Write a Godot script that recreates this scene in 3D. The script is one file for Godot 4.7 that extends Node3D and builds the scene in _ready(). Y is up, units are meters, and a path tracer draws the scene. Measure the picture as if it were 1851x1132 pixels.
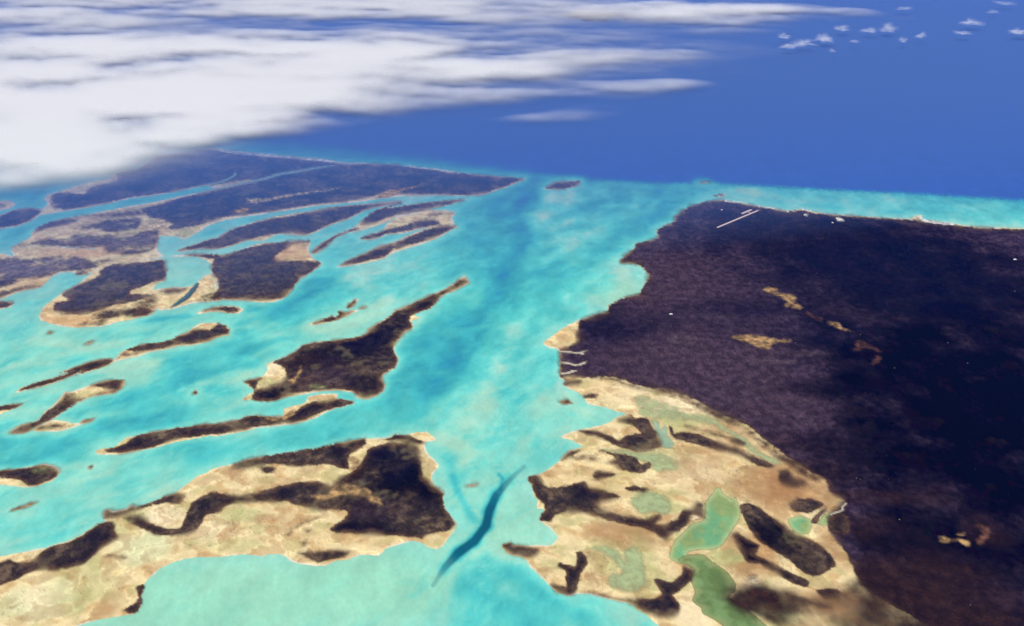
extends Node3D
# Low cays and a wooded mainland on a shallow bank, seen from an aircraft at 7 km.
# Metres; x = east, d = metres ahead of the point under the aircraft (world z = -d).

const ALT := 7000.0
const PIX := 0.00116          # finest ground detail kept, per metre of viewing distance

var row_d := PackedFloat32Array()     # the survey grid: rows of constant d ...
var row_s := PackedFloat32Array()     # ... with their slant distance ...
var col_a := PackedFloat32Array()     # ... and columns fanning out (x = a * s)
var col_fine0 := 0
var col_fine1 := 0

var lands := []                       # every island: name, label, outline, patches
var greens: PackedFloat32Array = []
var soundings: PackedFloat32Array = []
var reef: PackedVector2Array = []
var streaks := []
var tints := {"ground": [], "cover": []}
var shore := PackedFloat32Array()     # metres to the nearest shore, per grid point

var rough := FastNoiseLite.new()      # broad mottling
var fine := FastNoiseLite.new()       # small mottling
var grain := FastNoiseLite.new()      # single clumps
var swirl := FastNoiseLite.new()      # rims and creeks on the flats
var flow := FastNoiseLite.new()       # streaks in the water
var billow := FastNoiseLite.new()     # clouds
var materials := {}


func _ready() -> void:
	var camera := Camera3D.new()
	camera.name = "camera"
	camera.position = Vector3(0, ALT, 0)
	camera.rotation_degrees = Vector3(-27.7, 0, 0)
	camera.fov = 40.0
	camera.near = 10.0
	camera.far = 900000.0
	add_child(camera)
	camera.current = true

	var env := Environment.new()
	env.background_mode = Environment.BG_SKY
	var sky_look := ProceduralSkyMaterial.new()
	sky_look.sky_top_color = Color(0.40, 0.52, 0.74)
	sky_look.sky_horizon_color = Color(0.80, 0.85, 0.92)
	sky_look.sky_curve = 0.12
	sky_look.ground_bottom_color = Color(0.35, 0.45, 0.55)
	sky_look.ground_horizon_color = Color(0.80, 0.85, 0.92)
	sky_look.sky_energy_multiplier = 1.0
	var sky := Sky.new()
	sky.sky_material = sky_look
	env.sky = sky
	env.ambient_light_source = Environment.AMBIENT_SOURCE_SKY
	env.tonemap_mode = Environment.TONE_MAPPER_LINEAR
	env.tonemap_exposure = 1.2
	env.sdfgi_enabled = true
	env.ssao_enabled = true
	env.ssil_enabled = true
	env.volumetric_fog_enabled = true
	env.volumetric_fog_density = 0.0
	env.fog_enabled = true
	env.fog_density = 0.0000030
	env.fog_light_color = Color(0.36, 0.50, 1.0)
	var world := WorldEnvironment.new()
	world.name = "world_environment"
	world.environment = env
	add_child(world)

	var sun := DirectionalLight3D.new()
	sun.name = "sun"
	sun.light_energy = 1.5
	sun.light_color = Color(1.0, 0.965, 0.88)
	sun.light_angular_distance = 0.5
	sun.shadow_enabled = true
	sun.rotation_degrees = Vector3(-56, -38, 0)
	add_child(sun)

	set_up()
	survey()
	read_map()
	build_sea()
	for land in lands:
		build_land(land)
	build_airstrip()
	build_houses()
	build_clouds()
	build_haze()


# ------------------------------------------------------------------ helpers
func lin(r: float, g: float, b: float) -> Color:
	# colour of a flat surface that looks like this sRGB value in full daylight
	var c := Color(r / 255.0, g / 255.0, b / 255.0).srgb_to_linear()
	return Color(c.r * 0.66, c.g * 0.66, c.b * 0.67)


func set_up() -> void:
	rough.seed = 11
	rough.frequency = 1.0 / 900.0
	rough.fractal_octaves = 4
	fine.seed = 5
	fine.frequency = 1.0 / 130.0
	fine.fractal_octaves = 3
	grain.seed = 23
	grain.frequency = 1.0 / 34.0
	grain.fractal_octaves = 2
	swirl.seed = 61
	swirl.frequency = 1.0 / 520.0
	swirl.fractal_octaves = 2
	flow.seed = 41
	flow.frequency = 1.0 / 420.0
	flow.fractal_octaves = 5
	flow.fractal_gain = 0.48
	billow.seed = 77
	billow.frequency = 1.0 / 2600.0
	billow.fractal_octaves = 5
	billow.fractal_gain = 0.52
	var sea := StandardMaterial3D.new()
	sea.vertex_color_use_as_albedo = true
	sea.roughness = 0.42
	sea.metallic_specular = 0.3
	sea.albedo_texture = speckle(17, 0.86, 1.0, 0.012)
	sea.uv1_triplanar = true
	sea.uv1_world_triplanar = true
	sea.uv1_scale = Vector3(1.0 / 9000.0, 1.0 / 9000.0, 1.0 / 14000.0)
	materials.sea = sea
	var land := StandardMaterial3D.new()
	land.vertex_color_use_as_albedo = true
	land.roughness = 1.0
	land.metallic_specular = 0.0
	land.albedo_texture = speckle(3, 0.88, 1.0, 0.02)
	land.uv1_triplanar = true
	land.uv1_world_triplanar = true
	land.uv1_scale = Vector3.ONE / 7300.0
	materials.land = land
	var cover := land.duplicate()
	cover.albedo_texture = speckle(9, 0.45, 1.0, 0.035)
	cover.uv1_scale = Vector3.ONE / 9100.0
	cover.transparency = BaseMaterial3D.TRANSPARENCY_ALPHA
	materials.cover = cover
	var pool := sea.duplicate()
	pool.transparency = BaseMaterial3D.TRANSPARENCY_ALPHA
	pool.roughness = 0.5
	materials.pool = pool
	var cloud := StandardMaterial3D.new()
	cloud.vertex_color_use_as_albedo = true
	cloud.transparency = BaseMaterial3D.TRANSPARENCY_ALPHA
	cloud.roughness = 1.0
	cloud.metallic_specular = 0.0
	cloud.backlight_enabled = true
	cloud.backlight = Color(0.8, 0.8, 0.8)
	materials.cloud = cloud


# tileable clumps of light and shade-free tone, for detail finer than the survey grid
func speckle(number: int, low: float, high: float, often: float) -> NoiseTexture2D:
	var n := FastNoiseLite.new()
	n.seed = number
	n.noise_type = FastNoiseLite.TYPE_SIMPLEX
	n.frequency = often
	n.fractal_octaves = 4
	n.fractal_gain = 0.6
	var t := NoiseTexture2D.new()
	t.width = 1024
	t.height = 1024
	t.seamless = true
	t.noise = n
	var g := Gradient.new()
	g.set_color(0, Color(low, low, low).linear_to_srgb())
	g.set_color(1, Color(high, high, high).linear_to_srgb())
	g.set_offset(0, 0.25)
	g.set_offset(1, 0.75)
	t.color_ramp = g
	return t


# humid sea air that lies below the clouds and thickens towards the open ocean
func build_haze() -> void:
	var air := FogMaterial.new()
	air.density = 0.0048
	air.albedo = Color(0.46, 0.65, 1.0)
	# its top rises slowly from nothing, along a slanting line about 14 km ahead, then stays level
	var lean := deg_to_rad(0.42)
	var run := 18000.0
	var turn := Basis(Vector3.UP, deg_to_rad(15.0))
	var start := Vector3(0, 0, -14200)
	haze_box(air, Vector3(300000, 2000, run), lean, start + turn * Vector3(0, run * 0.5 * sin(lean) - 1000.0 * cos(lean), -run * 0.5 * cos(lean) - 1000.0 * sin(lean)), turn)
	var top := run * sin(lean)
	haze_box(air, Vector3(300000, 1000, 200000), 0.0, start + turn * Vector3(0, top - 500.0, -run * cos(lean) - 100002.0), turn)


func haze_box(air: FogMaterial, size: Vector3, lean: float, at: Vector3, turn: Basis) -> void:
	var o := FogVolume.new()
	o.name = numbered("haze", self)
	o.shape = RenderingServer.FOG_VOLUME_SHAPE_BOX
	o.size = size
	o.basis = turn * Basis(Vector3.RIGHT, lean)
	o.position = at
	o.material = air
	o.set_meta("kind", "stuff")
	add_child(o)


func survey() -> void:
	var step := 1.2 / 860.0
	for deg in [88.0, 78.0, 68.0, 60.0, 55.0, 52.0]:
		add_row(deg_to_rad(deg))
	var t := deg_to_rad(50.0)
	while t > deg_to_rad(16.6):
		add_row(t)
		t -= step
	while t > deg_to_rad(6.2):
		add_row(t)
		t -= step * 2.5
	for deg in [5.2, 4.2, 3.2, 2.4, 1.7, 1.2]:
		add_row(deg_to_rad(deg))
	var a := -0.78
	var inner: Array[float] = []
	while a < 0.78:
		inner.append(a)
		a += step
	var skirt: Array[float] = [0.80, 0.84, 0.90, 1.0, 1.2, 1.6, 2.4, 4.0, 8.0, 20.0]
	for k in range(skirt.size() - 1, -1, -1):
		col_a.append(-skirt[k])
	col_fine0 = col_a.size()
	for v in inner:
		col_a.append(v)
	col_fine1 = col_a.size() - 1
	for v in skirt:
		col_a.append(v)
	shore.resize(row_d.size() * col_a.size())
	shore.fill(99999.0)


func add_row(t: float) -> void:
	row_d.append(ALT / tan(t))
	row_s.append(ALT / sin(t))


func line(flat: Array) -> PackedVector2Array:
	var out := PackedVector2Array()
	for k in range(0, flat.size(), 2):
		out.append(Vector2(flat[k], flat[k + 1]))
	return out


func smooth_outline(flat: Array) -> PackedVector2Array:
	var p := line(flat)
	var n := p.size()
	var out := PackedVector2Array()
	for k in n:
		var a := p[(k + n - 1) % n]
		var b := p[k]
		var c := p[(k + 1) % n]
		var e := p[(k + 2) % n]
		for s in 3:
			var t := s / 3.0
			# a softened curve through the points
			var v := b.cubic_interpolate(c, a, e, t)
			out.append(v.lerp(b.lerp(c, t), 0.35))
	return out


func isle(kind: String, label: String, flat: Array) -> void:
	lands.append({"name": kind, "label": label, "outline": smooth_outline(flat), "patches": []})


func patch(kind: String, look: String, flat: Array) -> void:
	lands[-1].patches.append({"kind": kind, "look": look, "outline": smooth_outline(flat)})


func streak(width: float, change: float, hard: int, flat: Array) -> void:
	streaks.append({"w": width, "dt": change, "cut": hard, "path": line(flat)})


func tint(layer: String, colour: String, strength: float, x: float, d: float, rx: float, rd: float) -> void:
	tints[layer].append([x, d, rx, rd, strength, TINT[colour]])


var TINT := {
	"cream": lin(246, 226, 180), "pale": lin(222, 222, 170), "tan": lin(222, 186, 126), "olive": lin(172, 178, 112), "rust": lin(168, 122, 76),
	"orange": lin(206, 156, 100), "brown": lin(105, 72, 50), "bluedark": lin(16, 18, 40), "mauve": lin(88, 68, 76), "black": lin(8, 6, 9), "rustdark": lin(66, 44, 30), "slate": lin(88, 80, 86), "lilac": lin(150, 130, 130),
}


func numbered(called: String, parent: Node) -> String:
	if not parent.has_node(called):
		return called
	var k := 1
	while parent.has_node("%s_%03d" % [called, k]):
		k += 1
	return "%s_%03d" % [called, k]


func thing(called: String, label: String, category: String, at := Vector3.ZERO, group := "") -> Node3D:
	var o := Node3D.new()
	o.name = numbered(called, self)
	add_child(o)
	o.position = at
	o.set_meta("label", label)
	o.set_meta("category", category)
	if group != "":
		o.set_meta("group", group)
	return o


func put(called: String, mesh: Mesh, material: Material, parent: Node) -> MeshInstance3D:
	var o := MeshInstance3D.new()
	o.name = numbered(called, parent)
	o.mesh = mesh
	o.material_override = material
	parent.add_child(o)
	return o


# ------------------------------------------------------------------ the survey grid
# the part of the grid that a shape can reach: [first row, last row, first column, last column]
func reach(outline: PackedVector2Array, margin: float) -> Array:
	var lo := Vector2(INF, INF)
	var hi := Vector2(-INF, -INF)
	for p in outline:
		lo = lo.min(p)
		hi = hi.max(p)
	var m := margin * PIX * sqrt(ALT * ALT + hi.y * hi.y)
	var dd := m * (hi.y / ALT + 1.0)
	var i0 := maxi(0, row_d.bsearch(lo.y - dd) - 1)
	var i1 := mini(row_d.size() - 1, row_d.bsearch(hi.y + dd) + 1)
	var j0 := col_a.size()
	var j1 := 0
	for i in [i0, i1]:
		j0 = mini(j0, col_a.bsearch((lo.x - m) / row_s[i]) - 1)
		j1 = maxi(j1, col_a.bsearch((hi.x + m) / row_s[i]) + 1)
	return [i0, i1, maxi(0, j0), mini(col_a.size() - 1, j1)]


# metres inside (+) or outside (-) an outline at the grid points of that part, cut off a few details away
func depth_inside(outline: PackedVector2Array, r: Array, margin: float) -> PackedFloat32Array:
	var i0: int = r[0]
	var i1: int = r[1]
	var j0: int = r[2]
	var w: int = r[3] - j0 + 1
	var out := PackedFloat32Array()
	out.resize((i1 - i0 + 1) * w)
	var n := outline.size()
	for i in range(i0, i1 + 1):
		var d := row_d[i]
		var s := row_s[i]
		var most := margin * PIX * s
		var k := (s / ALT)          # depth steps are stretched by the slant, so distance along d counts less
		var q := 1.0 / maxf(1.0, k * 0.8)
		var band := most / q
		var cross := PackedFloat32Array()
		var ax := PackedFloat32Array()
		var ay := PackedFloat32Array()
		var ex := PackedFloat32Array()
		var ey := PackedFloat32Array()
		var a := outline[n - 1]
		for p in outline:
			if (a.y > d) != (p.y > d):
				cross.append(a.x + (d - a.y) / (p.y - a.y) * (p.x - a.x))
			if maxf(a.y, p.y) > d - band and minf(a.y, p.y) < d + band:
				ax.append(a.x)
				ay.append((a.y - d) * q)
				ex.append(p.x - a.x)
				ey.append((p.y - a.y) * q)
			a = p
		cross.sort()
		var m := ax.size()
		var at := 0
		var base := (i - i0) * w
		for j in w:
			var x := col_a[j0 + j] * s
			while at < cross.size() and cross[at] < x:
				at += 1
			var best := most * most
			for c in m:
				var px := x - ax[c]
				var vx := ex[c]
				if (px < -most and px < vx - most) or (px > most and px > vx + most):
					continue
				var py := -ay[c]
				var vy := ey[c]
				var t := clampf((px * vx + py * vy) / (vx * vx + vy * vy + 0.001), 0.0, 1.0)
				var gx := px - vx * t
				var gy := py - vy * t
				var dist := gx * gx + gy * gy
				if dist < best:
					best = dist
			best = sqrt(best)
			out[base + j] = best if at % 2 == 1 else -best
	return out


var look_row := -1
var look_tints := []

func tinted(c: Color, layer: String, x: float, d: float, i: int, n: float) -> Color:
	if look_row != i:
		look_row = i
		look_tints = []
		for t in tints[layer]:
			if absf(d - t[1]) < t[3] * 1.6:
				look_tints.append(t)
	for t in look_tints:
		var u: float = (x - t[0]) / t[2]
		if u > 1.6 or u < -1.6:
			continue
		var v: float = (d - t[1]) / t[3]
		var q := u * u + v * v + n * 0.8
		if q < 1.9:
			c = c.lerp(t[5], t[4] * smoothstep(1.9, 0.0, q))
	return c


# colour (with its alpha) and height of one kind of cover
func cover_at(kind: String, look: String, x: float, d: float, i: int, inside: float, px: float) -> Array:
	var n1 := rough.get_noise_2d(x, d)
	var n2 := fine.get_noise_2d(x, d)
	var n3 := grain.get_noise_2d(x, d)
	var c: Color
	var h := 0.0
	var alpha := 1.0
	match kind:
		"ground":
			var e := inside / px
			# winding washes: a band of noise, bent by a broader one
			var wash := rough.get_noise_2d(x * 2.6 + n1 * 700.0, d * 2.6 - n1 * 500.0)
			var sw := swirl.get_noise_2d(x + wash * 160.0, d * 1.2 + n1 * 200.0)
			var vein := 1.0 - smoothstep(0.0, 0.09, absf(sw - 0.08))
			c = lin(237, 215, 159).lerp(lin(220, 188, 130), smoothstep(-0.05, 0.45, wash))
			c = c.lerp(lin(196, 186, 124), smoothstep(0.05, 0.4, rough.get_noise_2d(x * 1.7 + 900, d * 1.7 - 4000)) * 0.7)
			c = tinted(c, "ground", x, d, i, n1 + wash * 0.5)
			c = c.lerp(lin(150, 114, 76), smoothstep(0.15, 0.55, wash + n2 * 0.4) * 0.2)
			var creek := 1.0 - smoothstep(0.0, 0.04, absf(swirl.get_noise_2d(x * 1.3 + n2 * 60.0 + 8000.0, d * 1.5 + wash * 120.0)))
			c = c.lerp(lin(172, 128, 82), smoothstep(0.08, 0.36, sw) * 0.34)
			c = c * (1.0 - creek * smoothstep(-0.05, 0.3, n1 + 0.1) * 0.32)
			c = c.lerp(lin(92, 72, 52), smoothstep(0.30, 0.48, n3) * smoothstep(-0.05, 0.25, n2 + n1) * 0.35)
			c = c * (1.0 + vein * 0.20)
			c = c * (1.12 + n3 * 0.06 + n2 * 0.16)
			c = c.lerp(lin(250, 240, 214), smoothstep(2.2, 0.4, e) * clampf(0.42 + n2 * 0.9 + n1 * 1.6, 0.0, 1.0))
			h = 0.4 + minf(3.0, maxf(inside, 0.0) * 0.03)
		"scrub", "forest":
			c = lin(72, 61, 52).lerp(lin(118, 97, 74), smoothstep(-0.1, 0.5, n1 + n2 * 0.5))
			c = c.lerp(lin(44, 36, 40), smoothstep(0.0, 0.5, -n1 + n2 * 0.4))
			if kind == "forest":
				c = lin(34, 27, 46).lerp(lin(92, 73, 86), clampf(0.5 + n1 * 0.55 + n2 * 0.5 + rough.get_noise_2d(x * 0.5, d * 2.2) * 0.3, 0.0, 1.0))
			elif look == "soft":
				c = lin(36, 22, 14).lerp(lin(66, 44, 29), smoothstep(-0.3, 0.4, n1))
			c = tinted(c, "cover", x, d, i, n1 * 0.9 + n2 * 0.15)
			var worn := rough.get_noise_2d(x * 1.3 - 7000.0, d * 1.3 + 3000.0)
			var e := inside / px + n2 * 1.6 + n3 * 0.6
			var soft := lerpf(2.0, 8.0, smoothstep(-0.25, 0.35, worn))
			if kind == "forest":
				soft = lerpf(1.6, 9.0, smoothstep(-0.2, 0.3, worn))
			if look != "soft":
				# the scrub thins out to brown towards its edge
				c = c.lerp(lin(116, 86, 60), smoothstep(soft + 2.0, 0.0, e + n1 * 3.0) * (0.75 if kind == "scrub" else 0.4))
			c = c * (1.0 + n3 * 0.34 + n2 * 0.22)
			h = 5.5 + n3 * 2.2 + n2 * 1.5 + raised
			if look == "soft":
				alpha = smoothstep(-2.0, 22.0, e + n1 * 14.0)
			elif look == "marsh":
				alpha = smoothstep(-3.0, 3.0, e) * clampf(0.84 + worn * 1.2 + n2 * 0.4, 0.15, 0.97)
			elif look == "thin":
				alpha = smoothstep(-4.0, 7.0, e) * clampf(0.7 + n2 * 0.5 + worn * 0.8, 0.15, 0.92)
				c = c.lerp(lin(124, 92, 60), 0.45)
			else:
				alpha = smoothstep(-soft * 0.6, soft * 0.6, e)
				if kind == "scrub":
					alpha *= 1.0 - 0.32 * smoothstep(0.05, 0.5, worn + n2 * 0.2)
		"clearing":
			c = lin(204, 164, 108)
			if look == "cream":
				c = lin(240, 216, 172)
			elif look == "olive":
				c = lin(150, 146, 98)
			elif look == "brown":
				c = lin(120, 82, 62)
			elif look == "line":
				c = lin(255, 250, 240)
			c = c * (1.0 + n3 * 0.25 + n2 * 0.3)
			h = 16.5
			if look == "line":
				alpha = smoothstep(-1.0, 0.5, inside / px) * clampf(0.8 + n1 * 1.2, 0.2, 1.0)
			else:
				alpha = smoothstep(-2.0, 2.2, inside / px + n2 * 1.2) * clampf(0.8 + n2 * 0.6 + n1 * 0.6, 0.25, 0.95)
		"pond", "creek":
			c = lin(120, 190, 140)
			if look == "green":
				c = lin(122, 182, 124).lerp(lin(146, 168, 100), smoothstep(-0.15, 0.35, n1 + n2 * 0.4))
			elif look == "moss":
				c = lin(132, 164, 98).lerp(lin(104, 128, 66), smoothstep(-0.25, 0.3, n1 + n2 * 0.4))
			elif look == "olive":
				c = lin(188, 202, 142)
			elif look == "pale":
				c = lin(160, 192, 186)
			elif look == "wash":
				c = lin(172, 206, 166)
			elif look == "cream":
				c = lin(220, 204, 176)
			elif look == "deep":
				c = lin(70, 110, 120)
			var e := inside / px
			if look == "moss":
				c = c.lerp(lin(172, 172, 108), smoothstep(9.0, 0.0, e + n2 * 5.0) * 0.55)
			if look == "green":
				c = c.lerp(lin(196, 206, 140), smoothstep(6.0, 0.0, e + n2 * 3.0) * 0.75)
			c = c * (1.0 + n3 * 0.12 + n2 * 0.16)
			h = 3.9 + raised * 0.12 if look in ["green", "moss", "olive", "wash"] else 18.0
			var soft := 7.0 if look == "olive" else (2.4 if look == "pale" else (3.5 if look == "wash" else 1.5))
			alpha = smoothstep(-soft * 0.5, soft * 0.5, e + n2 * (2.4 if look == "olive" else 0.6))
			if look == "pale" or look == "wash":
				alpha *= 0.75
			if look == "olive":
				alpha *= clampf(0.72 + n1 * 0.6 + n2 * 0.4, 0.1, 0.9)
	c.a = alpha
	return [c, h]


# a sheet over the grid points where f > 0, cut along f = 0
func sheet(r: Array, f: PackedFloat32Array, kind: String, look: String) -> ArrayMesh:
	var i0: int = r[0]
	var j0: int = r[2]
	var w: int = r[3] - j0 + 1
	var hgt: int = r[1] - i0 + 1
	var at := PackedInt32Array()
	at.resize(w * hgt)
	at.fill(-1)
	# which points are needed
	for i in hgt - 1:
		for j in w - 1:
			var k := i * w + j
			if f[k] > 0.0 or f[k + 1] > 0.0 or f[k + w] > 0.0 or f[k + w + 1] > 0.0:
				at[k] = -2
				at[k + 1] = -2
				at[k + w] = -2
				at[k + w + 1] = -2
	var vs := PackedVector3Array()
	var cs := PackedColorArray()
	var ns := PackedVector3Array()
	var ids := PackedInt32Array()
	look_row = -1
	for i in hgt:
		var d := row_d[i0 + i]
		var s := row_s[i0 + i]
		var px := PIX * s
		for j in w:
			var k := i * w + j
			if at[k] == -2:
				var x := col_a[j0 + j] * s
				var got := cover_at(kind, look, x, d, i0 + i, f[k] - grown * px, px)
				at[k] = vs.size()
				vs.append(Vector3(x, got[1], -d))
				cs.append(got[0])
				if kind == "scrub" or kind == "forest":
					var gx := grain.get_noise_2d(x + 9, d) - grain.get_noise_2d(x - 9, d)
					var gd := grain.get_noise_2d(x, d + 9) - grain.get_noise_2d(x, d - 9)
					ns.append(Vector3(-gx * 0.5, 1.0, gd * 0.5).normalized())
				else:
					ns.append(Vector3.UP)
	for i in hgt - 1:
		for j in w - 1:
			var k := i * w + j
			if at[k] < 0:
				continue
			var f0 := f[k]
			var f1 := f[k + 1]
			var f2 := f[k + w + 1]
			var f3 := f[k + w]
			var full := int(f0 > 0.0) + int(f1 > 0.0) + int(f2 > 0.0) + int(f3 > 0.0)
			if full == 0:
				continue
			if full == 4:
				ids.append_array([at[k], at[k + w], at[k + 1], at[k + 1], at[k + w], at[k + w + 1]])
				continue
			cut(k, k + w, k + 1, f, at, vs, cs, ns, ids)
			cut(k + 1, k + w, k + w + 1, f, at, vs, cs, ns, ids)
	var arrays := []
	arrays.resize(Mesh.ARRAY_MAX)
	arrays[Mesh.ARRAY_VERTEX] = vs
	arrays[Mesh.ARRAY_NORMAL] = ns
	arrays[Mesh.ARRAY_COLOR] = cs
	arrays[Mesh.ARRAY_INDEX] = ids
	var mesh := ArrayMesh.new()
	if ids.size() > 0:
		mesh.add_surface_from_arrays(Mesh.PRIMITIVE_TRIANGLES, arrays)
	return mesh


func cut(a: int, b: int, c: int, f: PackedFloat32Array, at: PackedInt32Array, vs: PackedVector3Array, cs: PackedColorArray, ns: PackedVector3Array, ids: PackedInt32Array) -> void:
	var poly := PackedInt32Array()
	var corner: Array[int] = [a, b, c]
	for k in 3:
		var p := corner[k]
		var q := corner[(k + 1) % 3]
		if f[p] > 0.0:
			poly.append(at[p])
		if (f[p] > 0.0) != (f[q] > 0.0):
			var t := f[p] / (f[p] - f[q])
			poly.append(vs.size())
			vs.append(vs[at[p]].lerp(vs[at[q]], t))
			cs.append(cs[at[p]].lerp(cs[at[q]], t))
			ns.append(ns[at[p]].lerp(ns[at[q]], t).normalized())
	for k in range(1, poly.size() - 1):
		ids.append_array([poly[0], poly[k], poly[k + 1]])


# ------------------------------------------------------------------ land
func find_shores() -> void:
	for land in lands:
		var r := reach(land.outline, 16.0)
		var f := depth_inside(land.outline, r, 16.0)
		land.r = r
		var ragged := 0.15 if land.name == "rock" else 1.0
		var w: int = r[3] - r[2] + 1
		var cols := col_a.size()
		for i in range(r[0], r[1] + 1):
			var px := PIX * row_s[i]
			var most := 15.8 * px
			for j in w:
				var k: int = (i - r[0]) * w + j
				var v := f[k]
				if v > -most:
					# the shoreline is a little ragged
					if v < most:
						var x := col_a[r[2] + j] * row_s[i]
						v += (fine.get_noise_2d(x, row_d[i]) * 0.9 + grain.get_noise_2d(x, row_d[i]) * 0.5) * px * ragged + (1.0 - ragged) * 0.6 * px
						f[k] = v
					var g: int = i * cols + r[2] + j
					shore[g] = minf(shore[g], -v)
		land.f = f


func build_land(land: Dictionary) -> void:
	var o := thing(land.name, land.label, land.name.replace("_", " "))
	put("sand_flat", sheet(land.r, land.f, "ground", ""), materials.land, o)
	var r0: Array = land.r
	var w0: int = r0[3] - r0[2] + 1
	var storey := 0
	for p in land.patches:
		storey += 1
		raised = 0.0 if storey == 1 else 0.8 + (storey % 9) * 0.7
		var r := reach(p.outline, 6.0)
		r[0] = maxi(r[0], r0[0])
		r[1] = mini(r[1], r0[1])
		r[2] = maxi(r[2], r0[2])
		r[3] = mini(r[3], r0[3])
		if r[1] <= r[0] or r[3] <= r[2]:
			continue
		var f := depth_inside(p.outline, r, 10.0)
		var w: int = r[3] - r[2] + 1
		for i in range(r[0], r[1] + 1):
			var px := PIX * row_s[i]
			var grow := px * 5.4
			for j in w:
				var k: int = (i - r[0]) * w + j
				f[k] = minf(f[k], land.f[(i - r0[0]) * w0 + j + r[2] - r0[2]] - px * 0.2)
				f[k] += grow
		var mesh := sheet_grown(r, f, p.kind, p.look)
		if mesh.get_surface_count():
			var called: String = {"scrub": "scrub", "forest": "woodland", "clearing": "bare_ground", "pond": "pond", "creek": "creek"}[p.kind]
			put(called, mesh, materials.pool if p.kind in ["pond", "creek"] else materials.cover, o)


# patches fade out over their last two details, so they are cut a little outside their outline
func sheet_grown(r: Array, f: PackedFloat32Array, kind: String, look: String) -> ArrayMesh:
	grown = 5.4
	var mesh := sheet(r, f, kind, look)
	grown = 0.0
	return mesh

var grown := 0.0
var raised := 0.0


# ------------------------------------------------------------------ water
var coarse := PackedFloat32Array()
var coarse_green := PackedFloat32Array()
const CW := 100
const CH := 90

func sound_coarse() -> void:
	# depth class between the soundings, on a coarse chart in (bearing, log distance)
	coarse.resize(CW * CH)
	coarse_green.resize(CW * CH)
	var pa := PackedFloat32Array()
	var pl := PackedFloat32Array()
	for k in range(0, soundings.size(), 3):
		var d := soundings[k + 1]
		pa.append(soundings[k] / sqrt(d * d + ALT * ALT) * 1.6)
		pl.append(log(d) * 1.05)
	for i in CH:
		var d := exp(lerpf(log(5000.0), log(30000.0), i / (CH - 1.0)))
		var s := sqrt(d * d + ALT * ALT)
		var l := log(d) * 1.05
		for j in CW:
			var a := lerpf(-0.9, 0.9, j / (CW - 1.0))
			var sum := 0.0
			var all := 0.0
			for k in pa.size():
				var u := a * 1.6 - pa[k]
				var v := l - pl[k]
				var g := 1.0 / pow(u * u + v * v + 0.0009, 2.0)
				sum += g * soundings[k * 3 + 2]
				all += g
			coarse[i * CW + j] = sum / all * 0.1
			var gr := 0.0
			var x := a * s
			for k in range(0, greens.size(), 5):
				var u := (x - greens[k]) / greens[k + 2]
				var v := (d - greens[k + 1]) / greens[k + 3]
				gr = maxf(gr, greens[k + 4] * smoothstep(1.7, 0.2, u * u + v * v))
			coarse_green[i * CW + j] = gr


func on_chart(chart: PackedFloat32Array, a: float, fi: float) -> float:
	var fj := clampf((a + 0.9) / 1.8 * (CW - 1), 0.0, CW - 1.001)
	var i := int(fi)
	var j := int(fj)
	var u := fj - j
	var k := i * CW + j
	return lerpf(lerpf(chart[k], chart[k + 1], u), lerpf(chart[k + CW], chart[k + CW + 1], u), fi - i)


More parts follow.
